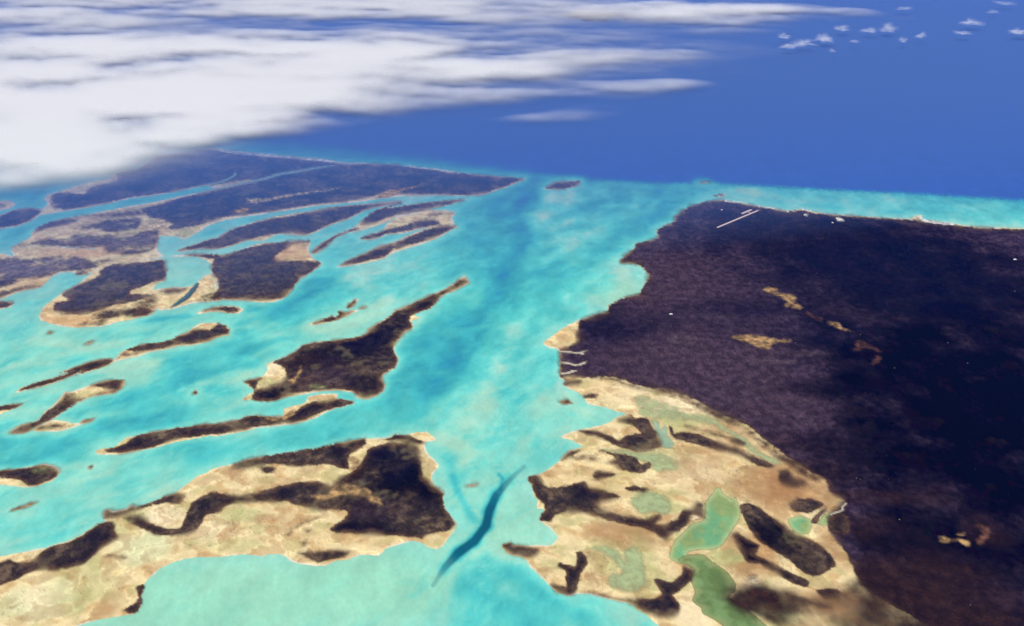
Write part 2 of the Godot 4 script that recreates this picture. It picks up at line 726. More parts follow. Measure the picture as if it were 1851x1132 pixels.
func build_sea() -> void:
	find_shores()
	sound_coarse()
	var ramp: Array[Color] = [
		lin(216, 230, 190), lin(166, 230, 206), lin(120, 222, 204), lin(92, 208, 196), lin(72, 190, 188), lin(56, 170, 180), lin(46, 150, 180), lin(42, 124, 182), lin(44, 108, 184), lin(44, 98, 184), lin(44, 94, 182), lin(44, 94, 182),
	]
	var milky := lin(160, 226, 186)
	var channel := lin(0, 92, 112)
	var beach := lin(232, 224, 186)
	var rows := row_d.size()
	var cols := col_a.size()
	var vs := PackedVector3Array()
	var cs := PackedColorArray()
	var ns := PackedVector3Array()
	vs.resize(rows * cols)
	cs.resize(rows * cols)
	ns.resize(rows * cols)
	ns.fill(Vector3.UP)
	for i in rows:
		var d := row_d[i]
		var s := row_s[i]
		var px := PIX * s
		var near := []
		for sn in streaks.size():
			var st: Dictionary = streaks[sn]
			for k in st.path.size() - 1:
				var a: Vector2 = st.path[k]
				var b: Vector2 = st.path[k + 1]
				var wide: float = st.w * 2.0
				if minf(a.y, b.y) - wide * s / ALT < d and maxf(a.y, b.y) + wide * s / ALT > d:
					near.append([a, b, st, k, sn, absf(b.x - a.x) + wide])
		var fi := clampf((log(maxf(d, 1.0)) - log(5000.0)) / (log(30000.0) - log(5000.0)) * (CH - 1), 0.0, CH - 1.001)
		var rk := 0
		var q := ALT / s
		for j in cols:
			var a := col_a[j]
			var x := a * s
			var g := i * cols + j
			vs[g] = Vector3(x, 0.0, -d)
			var sh := shore[g] / px
			if sh < -3.0:
				cs[g] = beach
				continue
			# how far beyond the reef edge
			while rk < reef.size() - 2 and reef[rk + 1].x < x:
				rk += 1
			var ra := reef[rk]
			var rb := reef[rk + 1]
			var rd := lerpf(ra.y, rb.y, clampf((x - ra.x) / (rb.x - ra.x), -0.2, 1.2))
			var beyond := (d - rd) / 900.0
			var t := 9.5
			var n := 0.0
			if beyond < 3.0:
				t = on_chart(coarse, a, fi)
				# tidal streaks run along the islands in the west and along the pass in the east
				var west := smoothstep(-600.0, -2600.0, x - (d - 9000.0) * 0.06)
				var na := 0.0
				var bend := rough.get_noise_2d(x * 0.6 + 3000.0, d * 0.6) * 260.0
				if west > 0.01:
					na += west * flow.get_noise_2d((x * 0.835 + d * 0.55) * 0.30, (-x * 0.55 + d * 0.835) * 0.9 + bend)
				if west < 0.99:
					na += (1.0 - west) * flow.get_noise_2d((x * 0.45 + d * 0.89) * 0.34 + bend, (-x * 0.89 + d * 0.45) * 0.8 + bend)
				var thread := flow.get_noise_2d((x * 0.7 + d * 0.7) * 0.55 - 4000.0, (-x * 0.7 + d * 0.7) * 1.9 + bend)
				t -= 0.55 * smoothstep(0.10, 0.0, absf(thread)) * smoothstep(-0.1, 0.3, na + 0.1)
				t += thread * 0.5
				n = rough.get_noise_2d(x, d)
				var depthy := smoothstep(0.6, 2.4, t)
				t += (na * 1.0 + n * 0.6) * depthy + (na * 0.3 + n * 0.25)
			var cutw := 0.0
			var last := -1
			var held := 0.0
			for e in near:
				var st: Dictionary = e[2]
				var wide: float = st.w
				var va: Vector2 = e[0]
				if absf(x - va.x) > e[5]:
					continue
				var ab: Vector2 = e[1] - va
				var pq := Vector2(x, d) - va
				ab.y *= q
				pq.y *= q
				var u := clampf(pq.dot(ab) / ab.length_squared(), 0.0, 1.0)
				var dist := (pq - ab * u).length() / wide
				if dist > 2.0:
					continue
				if st.cut == 1:
					var along: float = (e[3] + u) / (st.path.size() - 1.0)
					var body := smoothstep(0.0, 0.35, along) * smoothstep(1.0, 0.72, along)
					t += 1.6 * smoothstep(1.9, 0.5, dist) * body
					cutw = maxf(cutw, smoothstep(1.0, 0.5, dist / (0.5 + 0.6 * body)) * (0.35 + 0.62 * body))
				else:
					var here: float = st.dt * smoothstep(1.6, 0.0, dist)
					if e[4] != last:
						last = e[4]
						held = 0.0
					if absf(here) > absf(held):
						t += here - held
						held = here
			t = maxf(t, 0.8)
			t = lerpf(t, 9.3, smoothstep(-0.3, lerpf(1.1, 0.3, smoothstep(-1500.0, 3000.0, x)), beyond + fine.get_noise_2d(x, d) * 0.2))
			# shoaling towards every shore
			if sh < 14.0:
				var rise := smoothstep(14.0, 0.0, sh)
				t = lerpf(t, minf(t, 1.0), rise * rise * 0.6)
				t = lerpf(t, minf(t, 0.0), smoothstep(2.2, 0.0, sh) * clampf(0.45 + fine.get_noise_2d(x, d) + n * 1.5, 0.0, 1.0) * 0.6)
			t = clampf(t, 0.0, 10.5)
			var c := ramp[int(t)].lerp(ramp[int(t) + 1], t - int(t))
			if beyond < 3.0:
				var gr := on_chart(coarse_green, a, fi)
				if gr > 0.0:
					c = c.lerp(milky, gr * 0.75 * smoothstep(3.3, 1.2, t))
			c = c.lerp(channel, cutw)
			c = c * (1.0 + fine.get_noise_2d(x * 0.7, d * 0.5) * 0.07 + grain.get_noise_2d(x * 0.6, d * 0.4) * 0.06)
			c.a = 1.0
			cs[g] = c
	var ids := PackedInt32Array()
	ids.resize((rows - 1) * (cols - 1) * 6)
	var m := 0
	for i in rows - 1:
		for j in cols - 1:
			var k := i * cols + j
			ids[m] = k
			ids[m + 1] = k + cols
			ids[m + 2] = k + 1
			ids[m + 3] = k + 1
			ids[m + 4] = k + cols
			ids[m + 5] = k + cols + 1
			m += 6
	var arrays := []
	arrays.resize(Mesh.ARRAY_MAX)
	arrays[Mesh.ARRAY_VERTEX] = vs
	arrays[Mesh.ARRAY_NORMAL] = ns
	arrays[Mesh.ARRAY_COLOR] = cs
	arrays[Mesh.ARRAY_INDEX] = ids
	var mesh := ArrayMesh.new()
	mesh.add_surface_from_arrays(Mesh.PRIMITIVE_TRIANGLES, arrays)
	var o := put("sea", mesh, materials.sea, self)
	o.set_meta("kind", "structure")
	o.set_meta("label", "turquoise shallows, pale sandbanks and blue ocean around the islands")


# ------------------------------------------------------------------ built things
func slab(a: Vector2, b: Vector2, width: float, low: float, high: float) -> ArrayMesh:
	# a flat topped strip from a to b
	var along := (b - a).normalized()
	var side := Vector2(-along.y, along.x) * width * 0.5
	var c: Array[Vector2] = [a - side, a + side, b + side, b - side]
	var st := SurfaceTool.new()
	st.begin(Mesh.PRIMITIVE_TRIANGLES)
	st.set_smooth_group(-1)
	var up := func(p: Vector2, y: float) -> Vector3: return Vector3(p.x, y, -p.y)
	for t in [[0, 1, 2], [0, 2, 3]]:
		for k in t:
			st.add_vertex(up.call(c[k], high))
	for k in 4:
		var p := c[k]
		var q := c[(k + 1) % 4]
		for v in [[p, low], [q, low], [q, high], [p, low], [q, high], [p, high]]:
			st.add_vertex(up.call(v[0], v[1]))
	st.generate_normals()
	return st.commit()


func plain(r: int, g: int, b: int) -> StandardMaterial3D:
	var m := StandardMaterial3D.new()
	m.albedo_color = lin(r, g, b).linear_to_srgb()
	m.roughness = 0.95
	return m


func build_airstrip() -> void:
	var o := thing("airstrip", "bright white airstrip cut diagonally through the dark woods of the mainland", "airstrip")
	put("runway", slab(RUNWAY[0], RUNWAY[1], 36.0, 2.0, 19.0), plain(206, 190, 190), o)
	put("runway_shoulder", slab(RUNWAY[0] - (RUNWAY[1] - RUNWAY[0]) * 0.01, RUNWAY[1] + (RUNWAY[1] - RUNWAY[0]) * 0.05, 70.0, 2.0, 18.0), plain(110, 92, 100), o)
	var along := (RUNWAY[1] - RUNWAY[0]).normalized()
	var side := Vector2(-along.y, along.x)
	var far: Vector2 = RUNWAY[1] + side * 130.0
	put("apron", slab(far - along * 420.0, far - along * 60.0, 60.0, 2.0, 19.6), plain(190, 174, 174), o)
	put("taxiway", slab(RUNWAY[1] - along * 240.0 + side * 20.0, far - along * 240.0, 24.0, 2.0, 19.3), plain(170, 154, 156), o)


func house(at: Vector2, turn: float, size: Vector3, label: String) -> void:
	var o := thing("house", label, "house", Vector3(at.x, 2.0, -at.y), "small white buildings on the mainland coast")
	o.rotation.y = turn
	var wall := BoxMesh.new()
	wall.size = size
	var w := put("wall", wall, plain(240, 236, 230), o)
	w.position.y = size.y * 0.5
	var roof := PrismMesh.new()
	roof.size = Vector3(size.x + 2.0, size.y * 0.45, size.z + 2.0)
	var r := put("roof", roof, plain(250, 248, 246), o)
	r.position.y = size.y + size.y * 0.225


func build_houses() -> void:
	for h in HOUSES:
		house(Vector2(h[0], h[1]), h[2], Vector3(h[3], 14.0, h[4]), h[5])


# ------------------------------------------------------------------ clouds
const CLOUD_BASE := 30.0

# a cloud bank: nested billowing layers whose thickness comes from soft patches and noise
func bank(label: String, tall: float, shift: float, thick: float, patches: Array) -> void:
	var o := thing("cloud", label, "cloud", Vector3.ZERO)
	var lo := Vector2(INF, INF)
	var hi := Vector2(-INF, -INF)
	for k in range(0, patches.size(), 5):
		var c := Vector2(patches[k], patches[k + 1])
		var e := Vector2(patches[k + 2], patches[k + 3]) * 1.75
		lo = lo.min(c - e)
		hi = hi.max(c + e)
	lo.y = maxf(lo.y, 6000.0)
	hi.y = minf(hi.y, 75000.0)
	var above := ALT - CLOUD_BASE
	var ds := PackedFloat32Array()
	var d := lo.y
	while d < hi.y:
		ds.append(d)
		d += (d * d + above * above) / above / 860.0 * 1.5
	var a0 := INF
	var a1 := -INF
	for e in [lo.y, hi.y]:
		var s := sqrt(e * e + above * above)
		a0 = minf(a0, lo.x / s)
		a1 = maxf(a1, hi.x / s)
	a0 = maxf(a0, -0.9)
	a1 = minf(a1, 0.9)
	var w := maxi(3, int((a1 - a0) * 860.0 / 2.0))
	var h := ds.size()
	var f := PackedFloat32Array()
	f.resize(w * h)
	for i in h:
		d = ds[i]
		var s := sqrt(d * d + above * above)
		var here := []
		for k in range(0, patches.size(), 5):
			if absf(d - patches[k + 1]) < patches[k + 3] * 1.75:
				here.append([patches[k], (d - patches[k + 1]) / patches[k + 3], patches[k + 2], patches[k + 4]])
		for j in w:
			var x := (a0 + (a1 - a0) * j / (w - 1.0)) * s
			var t := 0.0
			for e in here:
				var u: float = (x - e[0]) / e[2]
				var v: float = e[1]
				var q := u * u + v * v
				if q < 3.0:
					t += e[3] * (1.0 - q / 3.0) * (1.0 - q / 3.0)
			if t > 0.0:
				var n := billow.get_noise_2d(x * 0.22 + shift, d * 0.50)
				var n2 := billow.get_noise_2d(x * 0.9 - shift, d * 1.7 + 5000.0)
				var edge := minf(1.0, minf(minf(j, w - 1 - j) / 6.0, minf(i, h - 1 - i) / 4.0))
				t = (t * (1.05 + n * 1.0 + n2 * 0.35) + (n * 0.30 + n2 * 0.12) * minf(1.0, t * 2.0) - 0.02) * edge
			f[i * w + j] = maxf(0.0, t)
	for layer in 6:
		var cutoff := layer * 0.13 * (1.0 + layer * 0.12)
		var mesh := cloud_layer(f, w, h, ds, a0, a1, above, cutoff, tall, layer, thick)
		if mesh.get_surface_count():
			put("cloud_layer", mesh, materials.cloud, o)


func cloud_layer(f: PackedFloat32Array, w: int, h: int, ds: PackedFloat32Array, a0: float, a1: float, above: float, cutoff: float, tall: float, layer: int, thick: float) -> ArrayMesh:
	var at := PackedInt32Array()
	at.resize(w * h)
	at.fill(-1)
	var vs := PackedVector3Array()
	var cs := PackedColorArray()
	var ns := PackedVector3Array()
	var ids := PackedInt32Array()
	for i in h - 1:
		for j in w - 1:
			var k := i * w + j
			if f[k] > cutoff or f[k + 1] > cutoff or f[k + w] > cutoff or f[k + w + 1] > cutoff:
				for m in [k, k + w, k + 1, k + w + 1]:
					if at[m] < 0:
						at[m] = vs.size()
						var d := ds[m / w]
						var s := sqrt(d * d + above * above)
						var t := f[m]
						var deep := maxf(0.0, t - cutoff)
						var y := CLOUD_BASE + 120.0 * smoothstep(19000.0, 30000.0, d) + tall * (1.0 - layer * 0.12) * (1.0 - exp(-1.5 * t)) - layer * 12.0
						vs.append(Vector3((a0 + (a1 - a0) * (m % w) / (w - 1.0)) * s, y, -d))
						cs.append(Color(0.92, 0.92, 0.905, 0.9 * thick * smoothstep(-0.05, 1.6, deep) * smoothstep(0.0, 0.25, deep)))
						var mi := clampi(m / w, 1, h - 2)
						var mj := clampi(m % w, 1, w - 2)
						var c := mi * w + mj
						var slope := tall * 1.5 * exp(-1.5 * t)
						var gx := (f[c + 1] - f[c - 1]) / ((a1 - a0) / (w - 1.0) * s * 2.0) * slope
						var gd := (f[c + w] - f[c - w]) / (ds[mi + 1] - ds[mi - 1]) * slope
						ns.append(Vector3(-gx * 0.55, 1.0, gd * 0.55).normalized())
				ids.append_array([at[k], at[k + w], at[k + 1], at[k + 1], at[k + w], at[k + w + 1]])
	var mesh := ArrayMesh.new()
	if ids.size():
		var arrays := []
		arrays.resize(Mesh.ARRAY_MAX)
		arrays[Mesh.ARRAY_VERTEX] = vs
		arrays[Mesh.ARRAY_NORMAL] = ns
		arrays[Mesh.ARRAY_COLOR] = cs
		arrays[Mesh.ARRAY_INDEX] = ids
		mesh.add_surface_from_arrays(Mesh.PRIMITIVE_TRIANGLES, arrays)
	return mesh


# a small fair weather cloud: ragged nested puffs
func puff(at: Vector2, wide: float, tall: float, solid: float, number: int, label: String) -> void:
	var o := thing("small_cloud", label, "cloud", Vector3(at.x, 420.0, -at.y), "scattered small clouds over the ocean")
	for layer in 3:
		var k := 1.0 - layer * 0.24
		var sph := SphereMesh.new()
		sph.radius = 1.0
		sph.height = 2.0
		sph.radial_segments = 40
		sph.rings = 20
		var arrays := sph.get_mesh_arrays()
		var v: PackedVector3Array = arrays[Mesh.ARRAY_VERTEX]
		var cs := PackedColorArray()
		for m in v.size():
			var p := v[m]
			var n := billow.get_noise_3d(p.x * 1900.0 + number * 7000.0, p.y * 1900.0, p.z * 1900.0 + layer * 300.0)
			var r := k * (1.0 + n * 1.3)
			cs.append(Color(0.95, 0.95, 0.95, clampf(solid * (0.05 + 0.06 * layer) * (1.0 + n * 1.5), 0.0, 1.0)))
			v[m] = Vector3(p.x * wide * r, maxf(p.y, -0.35) * tall * r, p.z * wide * 0.8 * r)
		arrays[Mesh.ARRAY_VERTEX] = v
		arrays[Mesh.ARRAY_COLOR] = cs
		arrays[Mesh.ARRAY_TANGENT] = null
		var mesh := ArrayMesh.new()
		mesh.add_surface_from_arrays(Mesh.PRIMITIVE_TRIANGLES, arrays)
		var st := SurfaceTool.new()
		st.create_from(mesh, 0)
		st.generate_normals()
		put("puff", st.commit(), materials.cloud, o)


var RUNWAY: Array[Vector2] = [Vector2(4430, 17271), Vector2(5556, 18281)]

var HOUSES := [
	[6546, 18020, 0.20, 60, 22, "white building standing alone in the woods just inland of the beach bungalows"],
	[6597, 18333, 0.10, 46, 18, "westernmost white beach bungalow on the mainland's north shore"],
	[6676, 18305, 0.10, 52, 18, "middle white beach bungalow on the mainland's north shore"],
	[6741, 18270, 0.10, 46, 18, "easternmost white beach bungalow on the mainland's north shore"],
	[6212, 18212, 0.30, 36, 18, "small white house near the shore between the airstrip and the bungalows"],
	[7227, 17713, 0.20, 70, 26, "long white building inland of the mainland's rocky north point"],
	[7006, 17559, -0.30, 36, 20, "small pale house southwest of the long white building"],
	[9980, 15599, 0.20, 60, 26, "white building far inland in the darkest woods near the right border"],
	[4755, 18333, 0.50, 34, 18, "pale hut in the woods west of the airstrip"],
	[2773, 13270, 0.20, 50, 24, "small white structure inland of the tan point"],
]


func build_clouds() -> void:
	bank("great thick white cloud bank covering the upper left and hiding the far coast", 240, 0, 0.32, [-10987,37033,16174,7620,0.38,-563,35271,9283,5739,0.32,-10928,21146,3945,1808,0.23,-12877,24854,4208,3646,0.38,-11650,25430,3302,2511,0.30,-20664,33655,6354,5262,0.53,-10831,32651,8244,3955,0.46,-4913,34717,6536,3748,0.30,-532,33146,5223,3032,0.23,-18313,26342,5108,7766,0.91,-15006,28376,3999,7163,0.84,-12665,24032,3144,4023,0.76,-11926,29939,3813,5133,0.61,-10433,25727,3336,3219,0.76,-8451,27662,3199,3299,0.76,-6496,27662,2666,2333,0.68,-4985,28230,2533,2116,0.61,-2675,28748,2390,1558,0.49,-836,28748,1839,1245,0.34,-7475,36789,3674,2681,0.46,-10451,37657,2815,2286,0.46,-15703,37280,4649,3252,0.46,-19998,37033,3696,4474,0.46,-5132,36428,2276,1911,0.30,-3056,36074,1804,1641,0.30,-4647,32651,3710,2157,0.30,-1314,31700,2408,1671,0.23,-12525,21815,1736,1716,0.46,-10984,22279,1473,1283,0.46,-9963,23103,1215,1157,0.38,-8734,24032,1257,1128,0.38,-7211,24854,1618,1077,0.38])
	bank("long pale cloud streak tapering eastward, middle of three over the blue ocean", 180, 900, 0.28, [2316,29132,2419,1196,0.64,4280,29939,1906,1004,0.48,5849,30192,1152,679,0.32,627,28376,1454,759,0.40,-812,27802,1071,585,0.20])
	bank("lowest faint cloud wisp floating just above the ocean pass", 200, 1700, 0.26, [1250,25909,1510,644,0.44,2572,26660,1032,746,0.44,74,25489,827,438,0.20])
	bank("soft grey cloud streak between the long streak and the uppermost bank", 200, 2600, 0.26, [1259,37033,8087,6284,0.24,2516,35048,1758,1334,0.48,4455,34717,2178,1311,0.40,6398,35271,1326,1012,0.40,1543,32848,1450,790,0.24])
	bank("uppermost long white cloud bank ending in a point over open ocean", 260, 3500, 0.32, [7807,46407,4550,3365,0.64,11420,46037,3952,3315,0.64,14808,46037,2823,2389,0.52,17285,45855,1687,1274,0.32,5038,47163,4331,3079,0.48,2201,48340,4431,2819,0.40,8192,40791,3029,2056,0.36,11083,42307,2349,1727,0.32,9296,55936,10160,5319,0.40])
	bank("thin lavender cloud veil above the great bank with blue gaps", 200, 4400, 0.26, [-17002,48340,23634,7371,0.60,-706,45137,11088,5366,0.32,-25655,45137,8316,6103,0.80,-17135,48745,7443,2452,0.56,-9469,47549,4945,3127,0.64,-10223,44269,2178,1878,0.40,-4814,47549,4945,2733,0.64,-20769,42307,2610,2042,0.40,-20725,54645,13253,4060,0.40,-7471,54645,9940,3548,0.40,-1217,43432,1604,1152,0.32,1349,39928,1485,987,0.24])
	bank("faint detached cloud scrap east of the uppermost bank's point", 150, 5300, 0.20, [19655,44099,1356,1355,0.40])
	puff(Vector2(11566, 37795), 234, 117, 0.50, 0, "small cloud leftmost of the scattered row")
	puff(Vector2(11144, 35575), 355, 111, 0.50, 1, "flat small cloud lowest in the scattered row")
	puff(Vector2(11967, 36167), 383, 135, 0.55, 2, "ragged small cloud beside the round bright puff")
	puff(Vector2(13045, 37280), 324, 208, 0.75, 3, "round bright small puff, tallest of the row")
	puff(Vector2(14633, 39704), 344, 147, 0.50, 4, "small cloud directly below the uppermost bank's tail")
	puff(Vector2(15706, 39281), 316, 121, 0.50, 5, "small flat cloud between two pale ones")
	puff(Vector2(16593, 39562), 416, 171, 0.50, 6, "broad pale small cloud above the open ocean")
	puff(Vector2(16256, 36902), 206, 137, 0.45, 7, "faint little cloud southeast of the broad pale one")
	puff(Vector2(17399, 37926), 212, 141, 0.50, 8, "pinkish little upright puff")
	puff(Vector2(21080, 41180), 406, 152, 0.55, 9, "wide small cloud upper of a pair on the eastern side")
	puff(Vector2(19523, 38592), 335, 95, 0.55, 10, "flat small cloud under the wide one of the pair")
	puff(Vector2(22083, 38865), 385, 168, 0.60, 11, "small cloud cut off by the right border")
	puff(Vector2(19734, 45536), 362, 83, 0.40, 12, "thin small cloud beside the bank's pointed end")
	puff(Vector2(23719, 44457), 272, 81, 0.30, 13, "wispy small cloud high on the eastern side")
	puff(Vector2(25720, 47447), 463, 86, 0.30, 14, "thin small cloud touching the top border")
	puff(Vector2(14101, 36654), 205, 68, 0.35, 15, "tiny faint cloud south of the row")
	puff(Vector2(12576, 34663), 173, 65, 0.30, 16, "tiny faint cloud nearest of the scattered ones")


# ------------------------------------------------------------------ the map
func read_map() -> void:
	read_water()
	read_tints()
	isle("island", "long tan and dark scrub island with sandy flats bordering the pale green lagoon", [-6558,7241,-6077,7344,-5823,7376,-5683,7420,-5529,7468,-5351,7526,-5176,7625,-5053,7725,-4975,7868,-4895,7948,-4881,7983,-4934,8047,-4958,8133,-4933,8177,-4847,8144,-4719,8188,-4673,8258,-4615,8221,-4443,8310,-4379,8377,-4315,8408,-4202,8511,-4129,8651,-4036,8831,-3932,8892,-3921,8948,-3786,9018,-3647,9078,-3487,9180,-3250,9245,-2950,9323,-2616,9416,-2348,9537,-2037,9627,-1744,9647,-1589,9722,-1457,9716,-1299,9786,-1198,9772,-1195,9794,-1104,9696,-1031,9599,-1174,9558,-1178,9423,-1080,9213,-993,9110,-961,8997,-1022,8886,-1025,8740,-970,8621,-856,8505,-854,8368,-812,8190,-752,8060,-665,7912,-698,7767,-742,7676,-790,7567,-854,7499,-937,7508,-1060,7601,-1173,7621,-1307,7572,-1438,7513,-1518,7397,-1736,7397,-1859,7321,-1991,7303,-2112,7228,-2275,7237,-2460,7284,-2558,7359,-2640,7416,-2787,7407,-2848,7378,-3033,7407,-3166,7397,-3346,7359,-3508,7363,-3691,7344,-3818,7278,-3922,7195,-3985,7076,-4021,6978,-4004,6882,-3985,6796,-3940,6661,-3940,6579,-3984,6530,-4109,6498,-4280,6458,-4442,6402,-4538,6339,-4711,6185,-4989,5793,-5525,5522])
	patch("scrub", "", [-1818,9464,-1664,9532,-1421,9532,-1263,9411,-1204,9124,-1143,8801,-1022,8657,-1032,8645,-871,8505,-851,8323,-802,8146,-687,7933,-736,7808,-874,7767,-1011,7716,-1049,7676,-1067,7671,-1295,7711,-1718,7731,-1934,7762,-2059,7752,-2140,7813,-2088,7917,-2005,8011,-1996,8129,-2150,8177,-2366,8162,-2557,8239,-2714,8283,-2812,8328,-3061,8317,-3279,8306,-3449,8283,-3529,8206,-3565,8129,-3653,8086,-3700,8058,-3702,7931,-3755,7786,-3861,7725,-4068,7715,-4237,7755,-4399,7848,-4545,7931,-4654,8026,-4498,8069,-4367,7952,-4244,7889,-4080,7827,-3942,7837,-3924,7952,-3945,8144,-3945,8276,-3900,8366,-3818,8434,-3777,8487,-3591,8464,-3384,8418,-3179,8487,-2967,8603,-2714,8686,-2473,8698,-2307,8627,-2268,8662,-2200,8794,-2052,8916,-1982,9066,-1955,9201,-1935,9384])
	patch("scrub", "", [-3646,9073,-3487,9180,-3250,9245,-2950,9323,-2616,9416,-2348,9537,-2037,9627,-1987,9518,-2064,9384,-2170,9253,-2164,9124,-2123,8973,-2183,8960,-2386,9048,-2621,9048,-2816,9010,-3081,9073,-3263,9048,-3461,8973,-3636,8985])
	patch("scrub", "", [-1834,9586,-1707,9614,-1589,9722,-1455,9697,-1212,9559,-1224,9518,-1338,9518,-1509,9594])
	patch("scrub", "", [-4934,8047,-4958,8133,-4933,8177,-4830,8140,-4700,8177,-4657,8254,-4605,8214,-4464,8287,-4432,8243,-4593,8166,-4675,8079,-4798,8026,-4893,8011])
	patch("scrub", "", [-4892,7941,-4778,7941,-4694,7806,-4616,7685,-4639,7605,-4723,7507,-4756,7391,-4820,7259,-4929,7204,-5109,7158,-5273,7167,-5379,7112,-5453,7023,-5591,6934,-5904,6796,-6113,7167,-5762,7259,-5683,7315,-5520,7259,-5413,7315,-5360,7487,-5204,7565,-5120,7625,-5025,7725,-4961,7868])
	patch("scrub", "", [-4438,8298,-4293,8429,-4162,8480,-4079,8411,-4107,8276,-4272,8287,-4363,8254])
	patch("scrub", "", [-4096,6917,-4024,6934,-4002,6882,-3997,6796,-3940,6661,-3946,6563,-4025,6538,-4100,6571,-4060,6628,-4003,6678,-4017,6779,-4076,6865])
	patch("scrub", "", [-2435,7416,-2220,7436,-2021,7464,-1867,7445,-1907,7359,-2062,7321,-2186,7265,-2296,7340])
	patch("scrub", "", [-3262,8985,-3191,9010,-3088,8973,-3088,8911,-3173,8879,-3243,8911])
	patch("clearing", "tan", [-2489,8407,-2302,8441,-2242,8603,-2083,8646,-1843,8556,-1670,8396,-1607,8261,-1747,8317,-1896,8418,-2149,8418,-2285,8350,-2435,8362])
	patch("clearing", "tan", [-2169,9150,-2114,9201,-2046,9175,-2011,9099,-2030,8973,-2122,8874,-2080,8998])
	patch("scrub", "thin", [-4606,7391,-4470,7391,-4383,7344,-4435,7338,-4557,7372])
	patch("scrub", "thin", [-2640,7711,-2635,7813,-2569,7896,-2468,7959,-2338,8022,-2488,7917,-2579,7813,-2598,7711])
	patch("scrub", "thin", [-2466,7813,-2395,7813,-2368,7752,-2420,7731])
	patch("scrub", "thin", [-2455,7601,-2392,7601,-2392,7532,-2433,7532])
	isle("island", "dark scrub island shaped like a boot with a narrow pointed northern arm", [-981,14755,-902,14854,-805,14562,-900,14395,-1093,14186,-1263,14004,-1347,13782,-1425,13529,-1643,13347,-1717,13257,-1603,13146,-1736,13037,-1673,12822,-1777,12655,-1838,12490,-1899,12250,-1910,12017,-1806,11790,-1819,11498,-1978,11286,-1840,11514,-1947,11337,-1984,11198,-1952,11095,-1908,10961,-1944,10763,-2068,10635,-2186,10603,-2290,10651,-2345,10770,-2578,10835,-2807,10819,-2978,10779,-3141,10715,-3323,10660,-3445,10581,-3575,10540,-3684,10555,-3815,10587,-3956,10587,-3934,10699,-3844,10828,-3969,10961,-4065,11078,-4003,11153,-3889,11205,-3820,11291,-3803,11443,-3862,11604,-3817,11652,-3662,11790,-3514,11978,-3453,12140,-3341,12258,-3157,12317,-2912,12377,-2629,12458,-2449,12580,-2433,12747,-2266,13002,-2129,13222,-2068,13401,-1862,13631,-1669,13843,-1468,14051,-1281,14255,-1093,14514])
	patch("scrub", "", [-998,14682,-897,14755,-815,14562,-903,14443,-1096,14232,-1266,14049,-1427,13552,-1664,13347,-1738,13257,-1777,13037,-1693,12822,-1777,12655,-1873,12450,-1929,12250,-1929,12017,-1825,11790,-1838,11498,-1982,11321,-1842,11532,-1984,11337,-2002,11198,-1926,10961,-1964,10779,-2072,10667,-2191,10635,-2292,10715,-2399,10828,-2584,10868,-2902,10845,-3241,10763,-3447,10587,-3577,10546,-3686,10562,-3824,10619,-3836,10796,-3736,10894,-3617,10994,-3497,11095,-3464,11267,-3550,11478,-3651,11586,-3777,11641,-3657,11771,-3509,11959,-3448,12121,-3337,12238,-3153,12298,-2908,12357,-2625,12438,-2446,12560,-2412,12738,-2244,12994,-2109,13222,-2046,13392,-1839,13622,-1647,13834,-1467,14032,-1276,14186,-1090,14466])
	patch("scrub", "", [-4056,11078,-4000,11139,-3846,11180,-3860,11095,-3861,10961,-3849,10845,-3956,10977])
	patch("clearing", "tan", [-3428,11112,-3327,11146,-3303,11372,-3288,11514,-3266,11372,-3290,11146,-3300,11028,-3394,11044])
	patch("clearing", "olive", [-3048,10944,-2930,10987,-2778,10944,-2837,10878,-2979,10871])
	patch("scrub", "thin", [-3938,10587,-3854,10667,-3757,10699,-3687,10565,-3818,10596])
	isle("cay", "long narrow scrub cay hugging the south side of the boot shaped island", [-5581,9311,-5551,9391,-5374,9431,-5297,9642,-5159,9709,-4976,9793,-4752,9864,-4488,9921,-4260,9994,-4237,9966,-4084,10016,-3856,10104,-3710,10193,-3481,10163,-3280,10178,-3287,10353,-3166,10430,-3012,10524,-3007,10667,-2879,10731,-2707,10757,-2595,10731,-2577,10628,-2448,10593,-2282,10524,-2419,10424,-2624,10317,-2763,10148,-2911,10045,-3144,9958,-3385,9914,-3544,9886,-3721,9800,-3842,9758,-4068,9688,-4166,9695,-4386,9612,-4563,9557,-4674,9503,-4823,9423,-5023,9356,-5173,9290,-5309,9272,-5468,9272])
	patch("scrub", "", [-5480,9338,-5352,9417,-5239,9538,-5179,9676,-4972,9782,-4748,9853,-4484,9910,-4256,9982,-4233,9955,-4080,10004,-3852,10092,-3707,10181,-3478,10151,-3271,10142,-3214,10187,-3128,10262,-3052,10384,-2925,10524,-2672,10571,-2572,10603,-2446,10581,-2296,10524,-2421,10440,-2628,10338,-2779,10232,-2922,10098,-3068,9995,-3237,9995,-3392,9943,-3554,9923,-3731,9837,-3885,9795,-4079,9724,-4178,9731,-4402,9662,-4585,9620,-4696,9566,-4831,9444,-5033,9383,-5181,9311,-5325,9311])
	patch("clearing", "tan", [-3264,10113,-3207,10232,-3159,10323,-3101,10292,-3135,10142,-3213,10039])
	patch("clearing", "tan", [-3468,10113,-3360,10089,-3311,10024,-3449,10039])
	isle("cay", "oval brown scrub cay with a ringed pond beside the photo's left edge", [-7045,8819,-6790,8917,-6644,8934,-6431,8971,-6228,9034,-6152,9072,-5993,9034,-5871,8929,-5843,8819,-5875,8718,-6019,8609,-6165,8597,-6492,8644,-6634,8628,-6964,8675])
	patch("scrub", "", [-6706,8905,-6638,8922,-6424,8959,-6222,9021,-6146,9059,-5993,9016,-5885,8929,-5859,8831,-5901,8742,-6031,8632,-6120,8628,-6301,8747,-6466,8771,-6661,8819])
